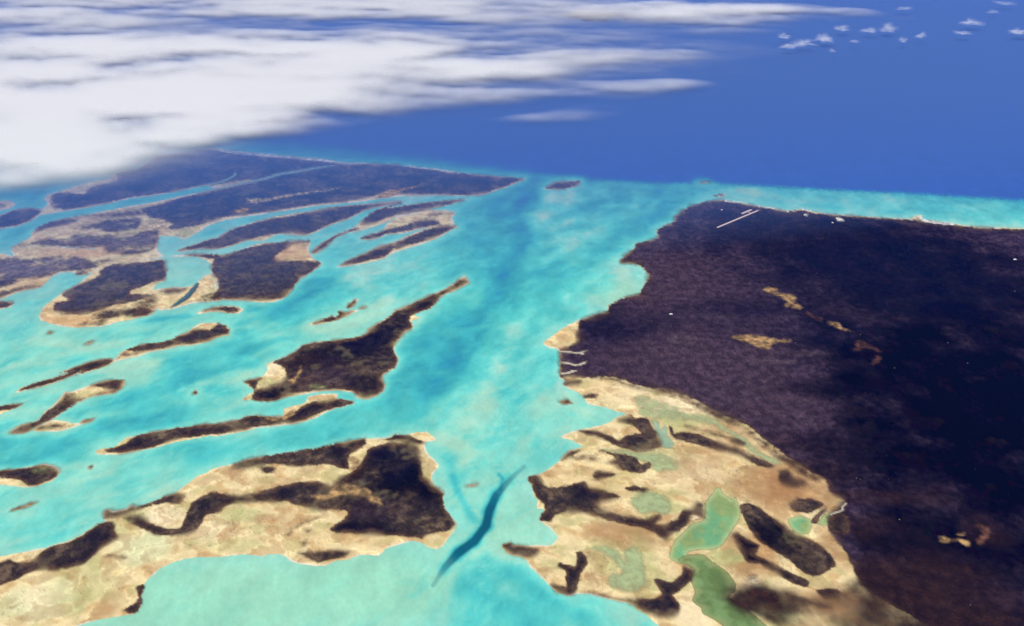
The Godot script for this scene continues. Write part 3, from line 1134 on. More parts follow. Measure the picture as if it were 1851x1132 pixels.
	patch("clearing", "olive", [-6236,8892,-6195,8966,-6098,8991,-6012,8942,-6029,8880,-6140,8856])
	isle("cay", "crooked scrub cay with a tan middle and a dark bulb at its northern end", [-6955,9759,-6929,9887,-6885,9965,-6773,10008,-6698,10096,-6709,10261,-6668,10429,-6659,10633,-6654,10794,-6565,10814,-6436,10925,-6307,11043,-6194,11120,-6060,11148,-5903,11120,-5854,11019,-5852,10902,-5920,10761,-6077,10713,-6265,10617,-6391,10429,-6452,10261,-6521,10081,-6620,9936,-6709,9779,-6817,9731])
	patch("scrub", "", [-6942,9765,-6878,9950,-6765,9994,-6687,10076,-6690,10239,-6634,10392,-6592,10563,-6487,10563,-6360,10438,-6460,10279,-6529,10099,-6628,9953,-6717,9796,-6827,9751])
	patch("scrub", "", [-6336,10985,-6189,11107,-6053,11131,-5915,11103,-5868,10919,-5928,10781,-5993,10853,-6146,10919])
	patch("scrub", "thin", [-6641,10595,-6621,10781,-6503,10755,-6396,10595,-6311,10642,-6102,10771,-5955,10804,-6081,10723,-6272,10633,-6398,10444,-6513,10469])
	isle("sandbar", "slim tan sand spit with a dark scrub tip alongside the crooked cay", [-6672,9821,-6617,9930,-6561,10023,-6497,10067,-6355,10052,-6198,10002,-6097,10002,-6064,10081,-5941,10111,-5924,10052,-6019,9979,-6148,9893,-6258,9807,-6404,9799,-6553,9799])
	patch("scrub", "", [-6059,10032,-6033,10087,-5930,10105,-5933,10052,-6012,10002])
	patch("scrub", "thin", [-6625,9844,-6547,9959,-6426,9988,-6278,9959,-6305,9873,-6458,9844])
	isle("cay", "small dark wedge of scrub above the oval cay, cut off by the picture border", [-7854,10254,-7534,10361,-7432,10429,-7317,10475,-7126,10475,-7176,10370,-7256,10291,-7319,10215,-7390,10156,-7753,10076])
	patch("scrub", "", [-7523,10340,-7424,10413,-7311,10463,-7138,10466,-7191,10382,-7277,10330,-7364,10300,-7461,10224])
	isle("cay", "long snaking scrub cay narrowing to a thread, thick rounded head at its north end", [-7399,10771,-7370,10925,-7268,11009,-7126,11127,-6974,11230,-6875,11335,-6991,11345,-6820,11541,-6658,11687,-6470,11779,-6317,11753,-6287,11986,-6174,12140,-6004,12258,-5783,12298,-5634,12377,-5577,12499,-5453,12663,-5381,12873,-5286,12959,-5043,12968,-5044,12959,-4875,12873,-4765,12705,-4733,12539,-4858,12478,-4979,12357,-4984,12317,-5240,12199,-5426,12171,-5586,12074,-5838,11971,-5935,11872,-6139,11760,-6277,11679,-6338,11552,-6504,11416,-6690,11251,-6637,11380,-6783,11213,-6940,11043,-7147,10909,-7299,10820])
	patch("scrub", "", [-7366,10846,-7260,10992,-7118,11110,-6966,11213,-6864,11310,-6979,11321,-6812,11523,-6650,11668,-6464,11764,-6338,11734,-6353,11588,-6516,11444,-6705,11286,-6671,11416,-6791,11230,-6953,11070,-7158,10932,-7295,10846])
	patch("scrub", "", [-6230,12036,-6166,12121,-5997,12238,-5776,12278,-5627,12357,-5453,12250,-5604,12125,-5862,12036,-6041,11998])
	patch("scrub", "", [-5626,12409,-5557,12499,-5437,12613,-5337,12738,-5102,12696,-5025,12908,-5037,12938,-4883,12865,-4781,12705,-4762,12593,-4868,12511,-4989,12389,-4996,12357,-5257,12250,-5453,12250])
	patch("scrub", "thin", [-6286,11771,-6276,11959,-6168,11978,-5988,11959,-6047,11865,-6173,11798])
	isle("island", "broad dark scrub island with a tan beach hooking round its western end", [-8224,13235,-8314,13529,-8273,13867,-8235,14159,-8129,14461,-8087,14774,-8067,15043,-7987,15291,-7741,15489,-7431,15604,-7116,15651,-6938,15651,-6692,15141,-6562,14648,-6662,14477,-6591,14224,-6391,13858,-6267,13460,-6331,13235,-6484,13146,-6741,13015,-6977,12844,-7385,12801,-7648,12844,-7953,12972,-8133,13089])
	patch("scrub", "", [-8081,13460,-8179,13715,-7966,13810,-8218,14076,-8120,14441,-7980,14632,-7867,14843,-7959,15114,-7826,15353,-7482,15432,-7147,15478,-6907,15564,-6692,15114,-6584,14684,-6731,14606,-6891,14375,-7019,14249,-6973,14076,-6724,14051,-6553,14002,-6659,13882,-6829,13763,-7093,13622,-7346,13369,-7474,13279,-7776,13302])
	patch("scrub", "marsh", [-7297,13257,-7145,13392,-6940,13506,-6640,13552,-6301,13438,-6360,13257,-6501,13190,-6817,13204,-6983,13102,-7167,13146])
	patch("scrub", "thin", [-6773,13622,-6632,13810,-6470,13954,-6314,13529,-6568,13529])
	patch("scrub", "thin", [-7412,12908,-7262,13081,-7015,13081,-6983,12908,-7200,12844])
	isle("tidal_flat", "bare grey tan tidal flat joining two dark islands below the pale lagoon", [-6602,14224,-6349,14350,-6047,14375,-5911,14503,-5876,14816,-5781,14950,-5616,14711,-5427,14199,-5289,14002,-5232,13810,-5538,13753,-5737,13706,-5983,13492,-6175,13438,-6339,13599])
	patch("scrub", "thin", [-6494,14199,-6273,14324,-6021,14299,-6086,14100,-6287,14051])
	patch("scrub", "thin", [-5664,13810,-5633,14051,-5415,14051,-5277,13882,-5506,13786])
	patch("creek", "deep", [-6052,13506,-5987,13810,-5938,14051,-5916,14451,-5863,14528,-5836,14274,-5846,13906,-5938,13668])
	isle("island", "square shouldered dark scrub island with a sandy north corner and rounded south shore", [-6896,15768,-6547,15868,-6220,15898,-6075,15886,-5821,15838,-5623,15988,-5383,16262,-5166,16468,-4889,16453,-4688,16548,-4247,16580,-4161,16346,-4172,16161,-3960,15662,-3734,15421,-3779,15235,-3885,14961,-4010,14695,-4054,14385,-4084,14037,-4153,13867,-4281,13772,-4466,13739,-4717,13796,-5003,13820,-5333,13843,-5555,13796,-5570,13786,-5683,14002,-5467,14150,-5542,14554,-5761,14923,-5891,15364,-6075,15593,-6322,15768,-6509,15756])
	patch("scrub", "", [-5903,15651,-5803,15779,-5366,16201,-5001,16406,-4678,16503,-4605,16188,-4754,15797,-4643,15535,-4196,15547,-3830,15489,-3760,15376,-3891,14988,-4022,14747,-4063,14375,-4101,14061,-4184,13906,-4575,13829,-5241,13896,-5447,14002,-5417,14299,-5575,14711,-5747,14977,-5822,15141,-5892,15421])
	patch("scrub", "", [-6539,15844,-6212,15874,-5889,15838,-5838,15593,-6055,15680,-6326,15779])
	patch("scrub", "", [-4683,16522,-4245,16567,-4215,16484,-4423,16472,-4607,16409])
	patch("scrub", "thin", [-5578,13810,-5653,13978,-5452,14100,-5313,14002,-5277,13810])
	isle("cay", "string of ragged brown islets on a pale shoal west of the boot island", [-3510,12822,-3395,13002,-3252,13116,-3149,13226,-3039,13190,-3037,13415,-2922,13356,-2809,13438,-2694,13438,-2807,13293,-2946,13133,-3070,13024,-3259,12938,-3412,12886])
	patch("scrub", "", [-3266,13081,-3146,13208,-3043,13160,-3033,13392,-2919,13338,-2803,13401,-2850,13302,-2972,13168,-3077,13059,-3208,12994,-3384,12950])
	isle("islet", "small peaked brown islet just north of the ragged islets", [-2938,13552,-2908,13715,-2853,13834,-2775,13858,-2808,13622,-2882,13492])
	patch("scrub", "", [-2932,13561,-2900,13701,-2849,13810,-2802,13786,-2829,13622,-2886,13515])
	isle("islet", "tiny brown islet east of the peaked one on the pale shoal", [-2692,13520,-2642,13585,-2570,13529,-2634,13460])
	patch("scrub", "", [-2682,13525,-2640,13566,-2592,13529,-2637,13483])
	isle("cay", "thin tan rimmed cay under the square shouldered island's south shore", [-5520,13302,-5441,13447,-5301,13538,-5353,13561,-5151,13594,-4939,13594,-4749,13483,-4778,13324,-4962,13311,-5126,13369,-5301,13392,-5249,13369])
	patch("scrub", "", [-5414,13428,-5291,13506,-5343,13529,-5143,13566,-4928,13557,-4816,13460,-4832,13369,-4975,13356,-5142,13424,-5321,13456])
	isle("cay", "dark blade shaped cay on the west edge of the main channel, paler ledge beside it", [-3401,15258,-3260,15573,-2956,15954,-2715,16321,-2536,16437,-2424,16554,-2362,16613,-2139,16914,-1817,17255,-1466,17511,-1219,17414,-1189,17319,-1342,17099,-1572,16703,-1890,16379,-2153,16178,-2386,15954,-2570,15653,-2990,15388])
	patch("scrub", "", [-3350,15336,-3238,15573,-2948,15898,-2708,16264,-2529,16379,-2412,16264,-2509,15871,-2621,15707,-3003,15467])
	patch("scrub", "", [-2431,16321,-2349,16495,-2130,16823,-1809,17161,-1505,17382,-1229,17382,-1346,17161,-1581,16823,-1901,16495,-2169,16321,-2342,16150])
	isle("cay", "short dark strand with a sandy fringe between the blade cay and the north strands", [-3185,16703,-2976,16945,-2758,17161,-2720,17511,-2508,17973,-2162,18212,-1938,18351,-1524,18351,-1275,18178,-1343,17873,-1257,17446,-1545,17446,-1713,17287,-1913,17255,-2322,16975,-2643,16914,-2752,16763,-2986,16613])
	patch("scrub", "", [-3162,16703,-2972,16914,-2750,17099,-2368,17382,-2036,17674,-1752,17773,-1548,17479,-1921,17351,-2333,17068,-2651,16975,-2760,16823,-2995,16673])
	patch("scrub", "thin", [-1898,17946,-1726,18129,-1546,18241,-1299,18166,-1456,18092,-1661,17982])
	isle("cay", "thin dark scrub strand forking north from the square shouldered island", [-4073,15979,-3995,16315,-3731,16891,-3417,17293,-3266,17834,-3057,18426,-2551,18757,-2845,18482,-2453,18636,-2057,18816,-1515,18974,-1046,19079,-1442,18714,-2010,18301,-2255,18055,-2608,17873,-2086,18222,-2465,18001,-2691,17677,-3035,17328,-3261,17124,-3497,17003,-3717,16676,-3824,16191,-3976,15859])
	patch("scrub", "", [-4051,15991,-3977,16284,-3722,16845,-3405,17225,-3297,17191,-3503,17043,-3724,16715,-3832,16234,-3991,15931])
	patch("scrub", "", [-3295,17677,-3050,18373,-2545,18703,-2840,18444,-2054,18777,-1512,18935,-1127,19031,-1497,18714,-2014,18346,-2397,18129,-2100,18373,-2482,18148,-2771,17892,-2996,17606,-3211,17466])
	isle("island", "dark bowed scrub island parallel to the big northern island's south shore", [-6812,16009,-6781,16130,-6563,16359,-6283,16727,-6221,16676,-6023,17205,-5710,17571,-5368,17877,-5034,18037,-4650,18245,-4162,18517,-3773,18641,-3378,18750,-2846,18907,-2366,19099,-1903,19295,-2746,19014,-2372,19176,-2722,18816,-2236,18915,-2554,18781,-3074,18548,-3337,18297,-3628,17784,-3958,17431,-4150,17090,-4356,16858,-4616,16891,-4978,16924,-5116,16663,-5216,16567,-5540,16567,-5720,16327,-5920,16173,-6146,16112,-6307,16173,-6604,16039])
	patch("scrub", "", [-6764,16081,-6553,16327,-6271,16689,-6207,16631,-6009,17157,-5693,17508,-5345,17784,-5008,17928,-4630,18148,-4154,18471,-3766,18594,-3370,18695,-2837,18836,-2560,18836,-3082,18602,-3370,18335,-3641,17855,-3971,17501,-4163,17157,-4370,16924,-4631,16957,-4991,16977,-5299,16792,-5562,16650,-5738,16390,-5935,16222,-6161,16161,-6429,16173])
	patch("clearing", "cream", [-5357,17834,-5216,17906,-5025,18001,-4769,18170,-4780,18096,-5008,17928,-5198,17834])
	isle("island", "largest far island, dark scrub with a straight white ocean beach partly under cloud", [-11019,19361,-10846,19628,-10434,20262,-10075,20532,-10045,21044,-9639,21333,-9549,22346,-9037,22720,-8639,22994,-8324,23127,-7948,22971,-7570,22796,-7047,22666,-6518,22494,-6005,22367,-5496,22230,-5154,22116,-4814,21992,-4368,21789,-3898,21789,-3514,21728,-3036,21648,-2548,21450,-2067,21275,-2134,21337,-1502,21058,-734,20813,-130,20665,332,20536,166,20266,-126,19914,-468,19564,-745,19315,-1111,19274,-1821,19323,-2380,19257,-2608,19262,-2877,19156,-3147,19075,-3536,18876,-3935,18781,-4457,18625,-4954,18395,-5441,18170,-5918,17950,-6269,17784,-6566,17466,-6705,17023,-6857,16644,-7033,16792,-7423,16825,-7273,16222,-7118,15919,-7387,15800,-7819,15683,-8156,15636,-8349,15979,-8409,16148,-9144,16234,-9722,16315,-10102,16191,-10246,16234,-10130,16740,-10257,17205,-10076,17691,-9571,18037,-8951,18487,-8282,18891,-7845,19237,-7394,19594,-7186,19850,-7522,19997,-7979,19628,-8439,19319,-8931,19132,-9337,18757,-9762,18471,-10202,18245,-10551,18074,-10660,18410,-10735,18797,-10952,19075])
	patch("scrub", "", [-10765,19035,-10874,19443,-10608,19485,-10154,19361,-10204,19867,-9966,20129,-9759,20487,-10007,20950,-9602,21236,-9511,22241,-9011,22644,-8621,22938,-8276,22971,-7896,22796,-7502,22558,-6984,22430,-6463,22272,-5960,22168,-5452,22023,-5117,21931,-4783,21829,-4344,21648,-3880,21668,-3506,21668,-3030,21598,-2542,21391,-2062,21217,-2129,21279,-1498,21001,-732,20766,-130,20619,257,20500,108,20301,-185,19949,-526,19606,-776,19381,-1114,19340,-1829,19422,-2393,19381,-2629,19443,-2945,19696,-3187,19361,-3439,19156,-3959,18915,-4483,18757,-4983,18525,-5473,18297,-5882,18111,-6321,17964,-6517,17819,-6740,17536,-7036,17328,-7196,17191,-7425,17259,-7368,17466,-7626,17677,-8075,17964,-8377,18410,-8080,18718,-7803,19115,-7347,19443,-7219,19569,-6745,19910,-6268,20306,-6612,20487,-7105,20146,-7550,20085,-8008,19713,-8469,19402,-8963,19213,-9379,18860,-9803,18563,-10116,18410,-10396,18487])
	patch("scrub", "marsh", [-9000,17328,-8939,17677,-8653,17748,-8285,17819,-8097,17536,-8120,17191,-8374,17057,-8719,17090])
	patch("scrub", "marsh", [-10282,17466,-10023,17748,-9623,17855,-9590,17606,-9859,17397,-10052,17259,-10159,17057])
	patch("scrub", "marsh", [-9286,16599,-9232,16924,-8900,16858,-8546,16858,-8092,16990,-7633,17124,-7436,16792,-7302,16222,-7432,15919,-7770,15859,-8180,15979,-8405,16284,-8757,16191,-9142,16284])
	patch("scrub", "marsh", [-9940,16409,-9919,16567,-9701,16631,-9321,16567,-9181,16315,-9442,16191,-9663,16346])
	patch("scrub", "thin", [-10231,16253,-10179,16440,-10096,16472,-10026,16284,-10126,16191])
	patch("scrub", "thin", [-9434,17259,-9267,17466,-8887,17677,-8971,17259,-9139,17057])
	patch("scrub", "thin", [-9945,18037,-9411,18037,-8649,18410,-8213,18335,-8341,17964,-8814,17819,-9226,17855])
	patch("creek", "pale", [-7505,19569,-7277,19755,-6961,19954,-6558,20288,-6183,20550,-5940,20902,-5559,21092,-5156,21352,-4731,21549,-4541,21529,-4982,21255,-5406,20950,-5786,20762,-6066,20441,-6514,20129,-6923,19824,-7232,19611,-7413,19460])
	patch("creek", "pale", [-7541,20041,-7244,20217,-7022,20670,-7039,21044,-6930,20716,-7081,20262,-7294,19997,-7449,19936])
	patch("clearing", "cream", [-6176,18995,-5936,19035,-5660,19051,-5528,19197,-5171,19361,-4654,19611,-4168,19781,-4637,19527,-5148,19262,-5498,19075,-5801,18836,-6039,18797])
	patch("clearing", "tan", [-3186,19156,-3113,19443,-2935,19611,-2663,19738,-2195,19980,-2594,19636,-2813,19319,-3012,19115])
	patch("clearing", "line", [-8099,23038,-7570,22796,-7047,22666,-6518,22494,-6005,22367,-5496,22230,-5154,22116,-4814,21992,-4368,21789,-3898,21789,-3880,21668,-4344,21648,-4783,21829,-5117,21931,-5452,22023,-5960,22168,-6465,22283,-6984,22430,-7502,22558,-8046,22861])
	patch("clearing", "line", [-2619,21563,-2137,21367,-1503,21077,-1466,20963,-2127,21250,-2603,21406])
	patch("clearing", "cream", [-8071,17466,-7954,17712,-7796,17784,-7574,17606,-7501,17328,-7658,17191,-7940,17259])
	patch("clearing", "tan", [-6273,18260,-6109,18448,-5942,18335,-6009,18185,-6187,18148])
	isle("island", "low purple grey marshy island with orange sand streaks near the photo's left border", [-11202,15768,-10612,15916,-10211,15886,-9982,15768,-10226,16219,-9736,16343,-9112,16219,-8393,16139,-7974,16066,-8154,15916,-7882,15838,-7205,15958,-6984,15779,-7127,15680,-7411,15552,-7837,15438,-8001,15269,-8069,15048,-8180,14880,-8341,14934,-8484,15048,-8689,14994,-8761,14806,-8748,14544,-8761,14339,-8986,14214,-9099,14090,-9234,13848,-9415,13706,-9912,13529])
	patch("scrub", "marsh", [-10564,15478,-10153,15593,-10015,15738,-9886,15768,-9750,15593,-9389,15680,-8953,15768,-8545,15709,-8301,15478,-8100,15336,-8144,15114,-8421,15114,-8719,15059,-8826,14897,-8967,14763,-9196,14632,-9364,14477,-9498,14350,-9859,14199])
	patch("scrub", "marsh", [-8331,14913,-8375,15114,-8190,15114,-8135,14934])
	patch("scrub", "thin", [-9533,14002,-9419,14199,-9250,14299,-9007,14477,-8768,14400,-8999,14239,-9153,14110,-9264,13906])
	patch("scrub", "thin", [-8208,15535,-8043,15651,-7853,15593,-7889,15449,-8065,15421])
	isle("islet", "small dark scrub tip at the photo's left border below the purple marshy island", [-9832,13763,-9206,13796,-9043,13772,-8895,13692,-8969,13506,-9611,13369])
	patch("scrub", "", [-9605,13739,-9194,13772,-9031,13748,-8916,13692,-8993,13552,-9438,13438])
	isle("island", "hazy purple mound island at the left border in front of the cloud edge", [-12171,17677,-11723,17819,-11441,18037,-11335,18350,-11125,18471,-10739,18433,-10558,18200,-10587,17662,-10749,17362,-11020,17239,-11289,17023,-11741,16924])
	patch("scrub", "", [-11816,17748,-11403,17964,-11308,18297,-11094,18410,-10736,18373,-10631,18185,-10638,17712,-10784,17431,-11049,17293,-11453,17090])
	isle("sandbar", "faint tan sand patch at the left border below the cloud bank", [-12583,18641,-12118,18797,-11794,18971,-11442,18718,-11475,18410,-11828,18260,-12326,18185])
	patch("scrub", "thin", [-12034,18641,-11841,18797,-11620,18797,-11609,18563,-11842,18487])
	isle("islet", "isolated dark islet in the middle of the ocean pass", [783,19776,1049,20239,1408,20346,1701,20391,1577,20001,1259,19759])
	patch("scrub", "", [813,19802,1047,20194,1406,20310,1676,20364,1559,20036,1261,19811])
	isle("sandbar", "white sliver of sand on the outer reef edge", [4585,20251,4750,20340,4883,20269,4718,20180])
	patch("scrub", "", [4605,20278,4750,20340,4872,20287,4732,20251])
	isle("islet", "low rocky islet with white sand off the wooded headland", [4752,19211,4924,19359,5080,19425,4935,19211])
	patch("scrub", "", [4776,19260,4924,19359,5013,19375,4907,19277])
	isle("rock", "dark speck of an islet above the snaking cay", [-6987,12242,-6968,12309,-6907,12329,-6897,12282,-6943,12230])
	patch("scrub", "", [-6987,12242,-6968,12309,-6907,12329,-6897,12282,-6943,12230])
	isle("rock", "faint tiny rock northwest of the dark speck", [-7773,12605,-7773,12663,-7719,12634,-7722,12580])
	patch("scrub", "", [-7773,12605,-7773,12663,-7719,12634,-7722,12580])
	isle("rock", "lone round rock between the crooked cay and the boot island", [-4745,10781,-4733,10836,-4687,10794,-4700,10745])
	patch("scrub", "", [-4745,10781,-4733,10836,-4687,10794,-4700,10745])
	isle("rock", "black islet off the white creeks of the wooded mainland", [695,10525,790,10597,875,10509,783,10478])
	patch("scrub", "", [695,10525,790,10597,875,10509,783,10478])
	isle("rock", "small brown bar beside the dark blue cut", [-576,8614,-502,8645,-442,8664,-471,8621])
	patch("scrub", "", [-576,8614,-502,8645,-442,8664,-471,8621])
	isle("rock", "ragged thin twig of rock above the tan island's western end", [-6105,8144,-6046,8214,-5981,8232,-5941,8298,-5867,8298,-5914,8243,-5968,8205,-6027,8177])
	patch("scrub", "", [-6105,8144,-6046,8214,-5981,8232,-5941,8298,-5867,8298,-5914,8243,-5968,8205,-6027,8177])
	isle("rock", "weathered speck on the pale shoal east of the oval cay", [-5531,8996,-5503,9021,-5475,9011,-5494,8981])
	patch("scrub", "", [-5531,8996,-5503,9021,-5475,9011,-5494,8981])
	isle("island", "big wooded mainland with tan salt flats, green ponds and a bright airstrip", [4672,18961,4842,19035,5033,18961,5431,18742,5888,18492,6242,18316,6599,18421,6769,18281,7126,18109,7821,17973,8800,17806,8955,17973,9143,18041,9102,17740,9644,17511,10154,17319,11017,17255,12671,17037,20030,16150,8877,5111,1873,5111,1720,5932,1623,6170,1518,6370,1490,6402,1396,6530,1304,6595,1298,6645,1225,6678,1040,6737,854,6805,699,6813,620,6788,493,6822,432,6899,320,7058,217,7204,138,7344,-38,7410,-114,7516,-108,7565,-25,7609,3,7565,113,7556,293,7556,459,7565,541,7685,509,7745,443,7868,436,7855,381,7917,326,8001,404,8173,302,8195,321,8328,271,8442,252,8604,203,8794,335,8855,478,8966,626,9142,714,9298,798,9377,949,9457,811,9592,668,9661,811,9781,1067,9881,1309,9967,1496,10143,1643,10239,1526,10269,1316,10406,1114,10484,1043,10706,876,10868,793,10978,792,11130,733,11233,771,11996,640,12112,500,12269,614,12428,892,12821,1152,13057,1459,13278,1681,13413,1716,13600,2031,13931,2310,14077,2438,14376,2584,14791,2603,15006,2513,15282,2367,15423,2136,15451,2167,15623,2332,15918,2515,16221,2564,16407,2917,16629,3078,16791,3090,17122,3187,17258,3566,17675,3641,17963,3933,18409,4139,18639,4460,18874])
	patch("forest", "", [4664,18925,5025,18925,5413,18670,5869,18421,6222,18247,6567,18316,6737,18178,7103,18041,7796,17906,8712,17740,9074,17674,9615,17446,10123,17255,10984,17193,12633,16975,19973,16093,8877,5111,4625,5111,4612,6032,4152,6532,3828,6921,3822,7430,3752,7797,3861,8088,4102,8343,3983,8501,4014,8728,3813,8972,3684,9175,3583,9384,3419,9682,3326,9908,3193,10053,2988,10201,2780,10445,2771,10493,2579,10683,2338,10836,2080,10905,1877,11001,1676,11137,1503,11233,1153,11205,844,11250,742,11233,774,11958,893,12112,1081,12308,1087,12550,1124,12800,1171,13036,1458,13265,1680,13400,1738,13600,2029,13917,2308,14062,2441,14366,2590,14781,2610,15006,2518,15282,2369,15440,2144,15462,2172,15612,2338,15906,2521,16209,2569,16395,2919,16610,3084,16778,3096,17109,3193,17244,3572,17661,3646,17948,3939,18394,4143,18616,4455,18850])
	patch("scrub", "thin", [1153,11205,1503,11233,1676,11137,1877,11001,2080,10905,2338,10836,2579,10683,2771,10493,2780,10445,2988,10201,3193,10053,3326,9908,3419,9682,3583,9384,3684,9175,3813,8972,3976,8800,3873,8716,3704,8869,3580,9085,3446,9291,3313,9586,3219,9808,3102,9951,2898,10097,2690,10338,2678,10369,2506,10572,2283,10715,2045,10780,1845,10888,1628,11028,1456,11123,1165,11123])
	patch("scrub", "soft", [2158,6723,2642,7003,2874,6962,3200,6841,3587,6921,3886,7342,4014,7797,4275,7797,4897,7430,5879,6921,4875,5111,3174,5111,2844,6032,2603,6384])
	patch("scrub", "", [1498,10046,1574,10119,1698,10164,1739,10090,1830,10134,1924,10075,1954,9929,1995,9759,2019,9538,1979,9430,1788,9337,1630,9350,1477,9417,1313,9551,1163,9689,907,9793,1139,9801,1327,9689,1463,9579,1592,9703,1778,9745,1742,9844,1673,9958])
	patch("scrub", "", [2185,9879,2221,9894,2245,9738,2401,9780,2570,9710,2755,9572,2926,9464,3069,9384,3166,9252,3351,9111,3421,9047,3367,8992,3233,9017,3123,9144,3037,9247,2922,9299,2731,9378,2586,9458,2390,9539,2258,9621,2191,9710])
	patch("scrub", "", [3009,9613,3104,9599,3168,9512,3090,9472,2992,9539])
	patch("scrub", "thin", [2429,9937,2660,9837,2869,9724,2999,9641,2899,9635,2678,9760,2480,9851])
	patch("scrub", "", [1197,9350,1366,9277,1508,9264,1655,9168,1687,9054,1803,9097,1810,9016,1695,8880,1587,8887,1439,8936,1340,9036,1276,9092,1370,9168,1345,9233])
	patch("scrub", "", [1037,8814,1111,8921,1187,8904,1329,8855,1238,8789,1081,8751])
	patch("scrub", "", [1425,8576,1539,8620,1689,8557,1644,8506,1482,8529])
	patch("scrub", "", [203,8789,334,8828,390,8651,493,8580,675,8604,909,8703,976,8580,1180,8511,1334,8407,1133,8328,1068,8262,1143,8130,1394,8044,1603,7991,1774,8076,1777,8001,1707,7917,1802,7886,1993,8001,2073,8130,2201,8195,2281,8306,2346,8262,2316,8022,2159,8044,2092,7917,1973,7803,1880,7752,1791,7637,1708,7732,1583,7840,1376,7892,1103,8008,909,8104,678,8126,516,8061,439,7944,337,7980,327,8044,403,8152,392,8262,308,8396,252,8604])
	patch("scrub", "", [741,7429,796,7443,847,7353,838,7241,774,7131,729,7023,708,6899,646,6791,569,6791,468,6827,420,6934,499,6934,589,6908,594,7005,602,7149,518,7204,541,7263,699,7204,733,7315])
	patch("scrub", "", [-110,7542,-11,7599,17,7550,182,7530,294,7487,278,7387,179,7349,3,7406])
	patch("scrub", "", [1566,7019,1622,7026,1745,6970,1868,7076,1931,7207,2023,7149,1959,6984,1786,6827,1728,6776,1776,6678,1774,6592,1704,6494,1600,6470,1481,6511,1365,6576,1297,6636,1242,6711,1449,6732,1567,6749,1616,6813,1582,6934])
	patch("scrub", "thin", [752,6822,907,6822,1006,6782,1131,6749,1268,6711,1226,6681,1065,6733,879,6796])
	patch("scrub", "", [3466,8898,3579,8915,3608,8800,3724,8728,3736,8657,3620,8582,3475,8605,3409,8704])
	patch("scrub", "", [3424,8267,3540,8361,3717,8361,3813,8267,3733,8175,3582,8109,3458,8131,3406,8179])
	patch("scrub", "", [2811,8254,2929,8287,3025,8199,3093,8069,3233,7899,3328,7735,3504,7625,3636,7391,3633,7241,3482,7127,3333,7073,3222,7145,3136,7312,2980,7483,2877,7621,2829,7761,2803,7948,2782,8101])
	patch("scrub", "", [2578,7725,2657,7749,2767,7625,2858,7546,2764,7391,2856,7325,2953,7232,3117,7103,3254,6987,3192,6913,3077,6966,2889,7145,2784,7256,2655,7278,2619,7468,2600,7625])
	patch("scrub", "", [2669,6830,2760,6805,2850,6805,2866,6745,2805,6686,2733,6703,2699,6771])
	patch("scrub", "", [2634,7055,2694,7055,2679,7008,2623,7026])
	patch("scrub", "", [3302,6848,3468,6882,3542,6830,3479,6759,3338,6759])
	patch("scrub", "", [3833,8037,3970,8101,4050,8037,3977,7786,3856,7721,3771,7802,3777,7952])
	patch("scrub", "", [3585,7931,3625,8015,3724,8101,3825,8188,3789,8123,3697,8015,3635,7910])
	patch("scrub", "thin", [2852,6813,3049,6779,3221,6711,3380,6612,3253,6612,3019,6678,2850,6711])
	patch("scrub", "", [791,11123,854,11103,1038,11086,993,11005,792,10971])
	patch("scrub", "", [1038,10677,1133,10725,1266,10722,1216,10661,1108,10626])
	patch("scrub", "", [658,9142,694,9225,746,9303,828,9342,909,9350,790,9240,707,9181])
	patch("scrub", "thin", [805,9220,934,9259,1090,9220,1115,9142,989,9142,849,9168])
	patch("scrub", "thin", [894,9795,1093,9795,1314,9683,1306,9600,1088,9725])
	patch("pond", "green", [2530,8491,2483,8445,2387,8298,2333,8079,2291,7973,2138,7906,2030,7782,1908,7641,1826,7483,1789,7353,1859,7274,1974,7237,2008,7167,2042,7241,2047,7306,2000,7382,2017,7439,2155,7478,2321,7483,2432,7556,2514,7675,2640,7858,2739,8026,2784,8188,2776,8388,2711,8366,2667,8434,2625,8480,2625,8584,2560,8561])
	patch("pond", "moss", [1988,7391,1880,7315,1911,7259,1974,7237,2031,7167,1975,7058,1971,6934,1984,6830,1928,6703,2000,6612,2009,6530,2106,6450,2185,6355,2262,6155,2746,6155,2634,6374,2506,6559,2429,6658,2324,6759,2408,6844,2445,6948,2383,7145,2254,7293,2181,7401,2093,7406])
	patch("pond", "green", [3316,7990,3495,8062,3586,7973,3541,7827,3470,7741,3371,7741,3308,7864])
	patch("pond", "green", [3648,7906,3685,7956,3761,8058,3885,8097,3801,7973,3775,7893])
	patch("creek", "cream", [3847,8079,3930,8112,4008,8149,4028,8205,4101,8272,4109,8258,4042,8192,4024,8140,3923,8088,3848,8058])
	patch("creek", "olive", [2189,10328,2430,10231,2760,10171,2939,9972,3028,9772,3147,9716,3269,9410,3372,9252,3521,9129,3465,9068,3344,9144,3216,9325,3106,9539,3017,9724,2874,9902,2697,10024,2488,10077,2152,10097,1827,10201,1851,10384])
	patch("creek", "wash", [1987,10046,2055,10046,2070,9815,2151,9958,2147,9675,2202,9511,2119,9403,2015,9457,2024,9620,1987,9815])
	patch("creek", "olive", [1232,9377,1487,9364,1702,9285,1843,9272,1991,9298,2152,9117,2126,8966,1886,8916,1814,9066,1686,9168,1509,9272])
	patch("creek", "olive", [1490,8351,1687,8487,1859,8442,1934,8262,1892,8087,1698,8152,1602,8087,1500,8195])
	patch("creek", "olive", [911,7507,1078,7526,1196,7468,1247,7315,1265,7241,1305,7468,1395,7526,1473,7391,1470,7167,1462,6917,1269,6830,1094,6882,1072,7058,1226,7131,1143,7353,1004,7468])
	patch("creek", "olive", [1795,10635,1976,10667,2168,10540,2416,10354,2395,10233,2126,10263,1967,10354,1837,10416])
	patch("creek", "cream", [779,11977,924,11989,1036,11928,1136,11977,1214,11996,1142,11939,1156,11864,1091,11890,1033,11890,902,11935,777,11939])
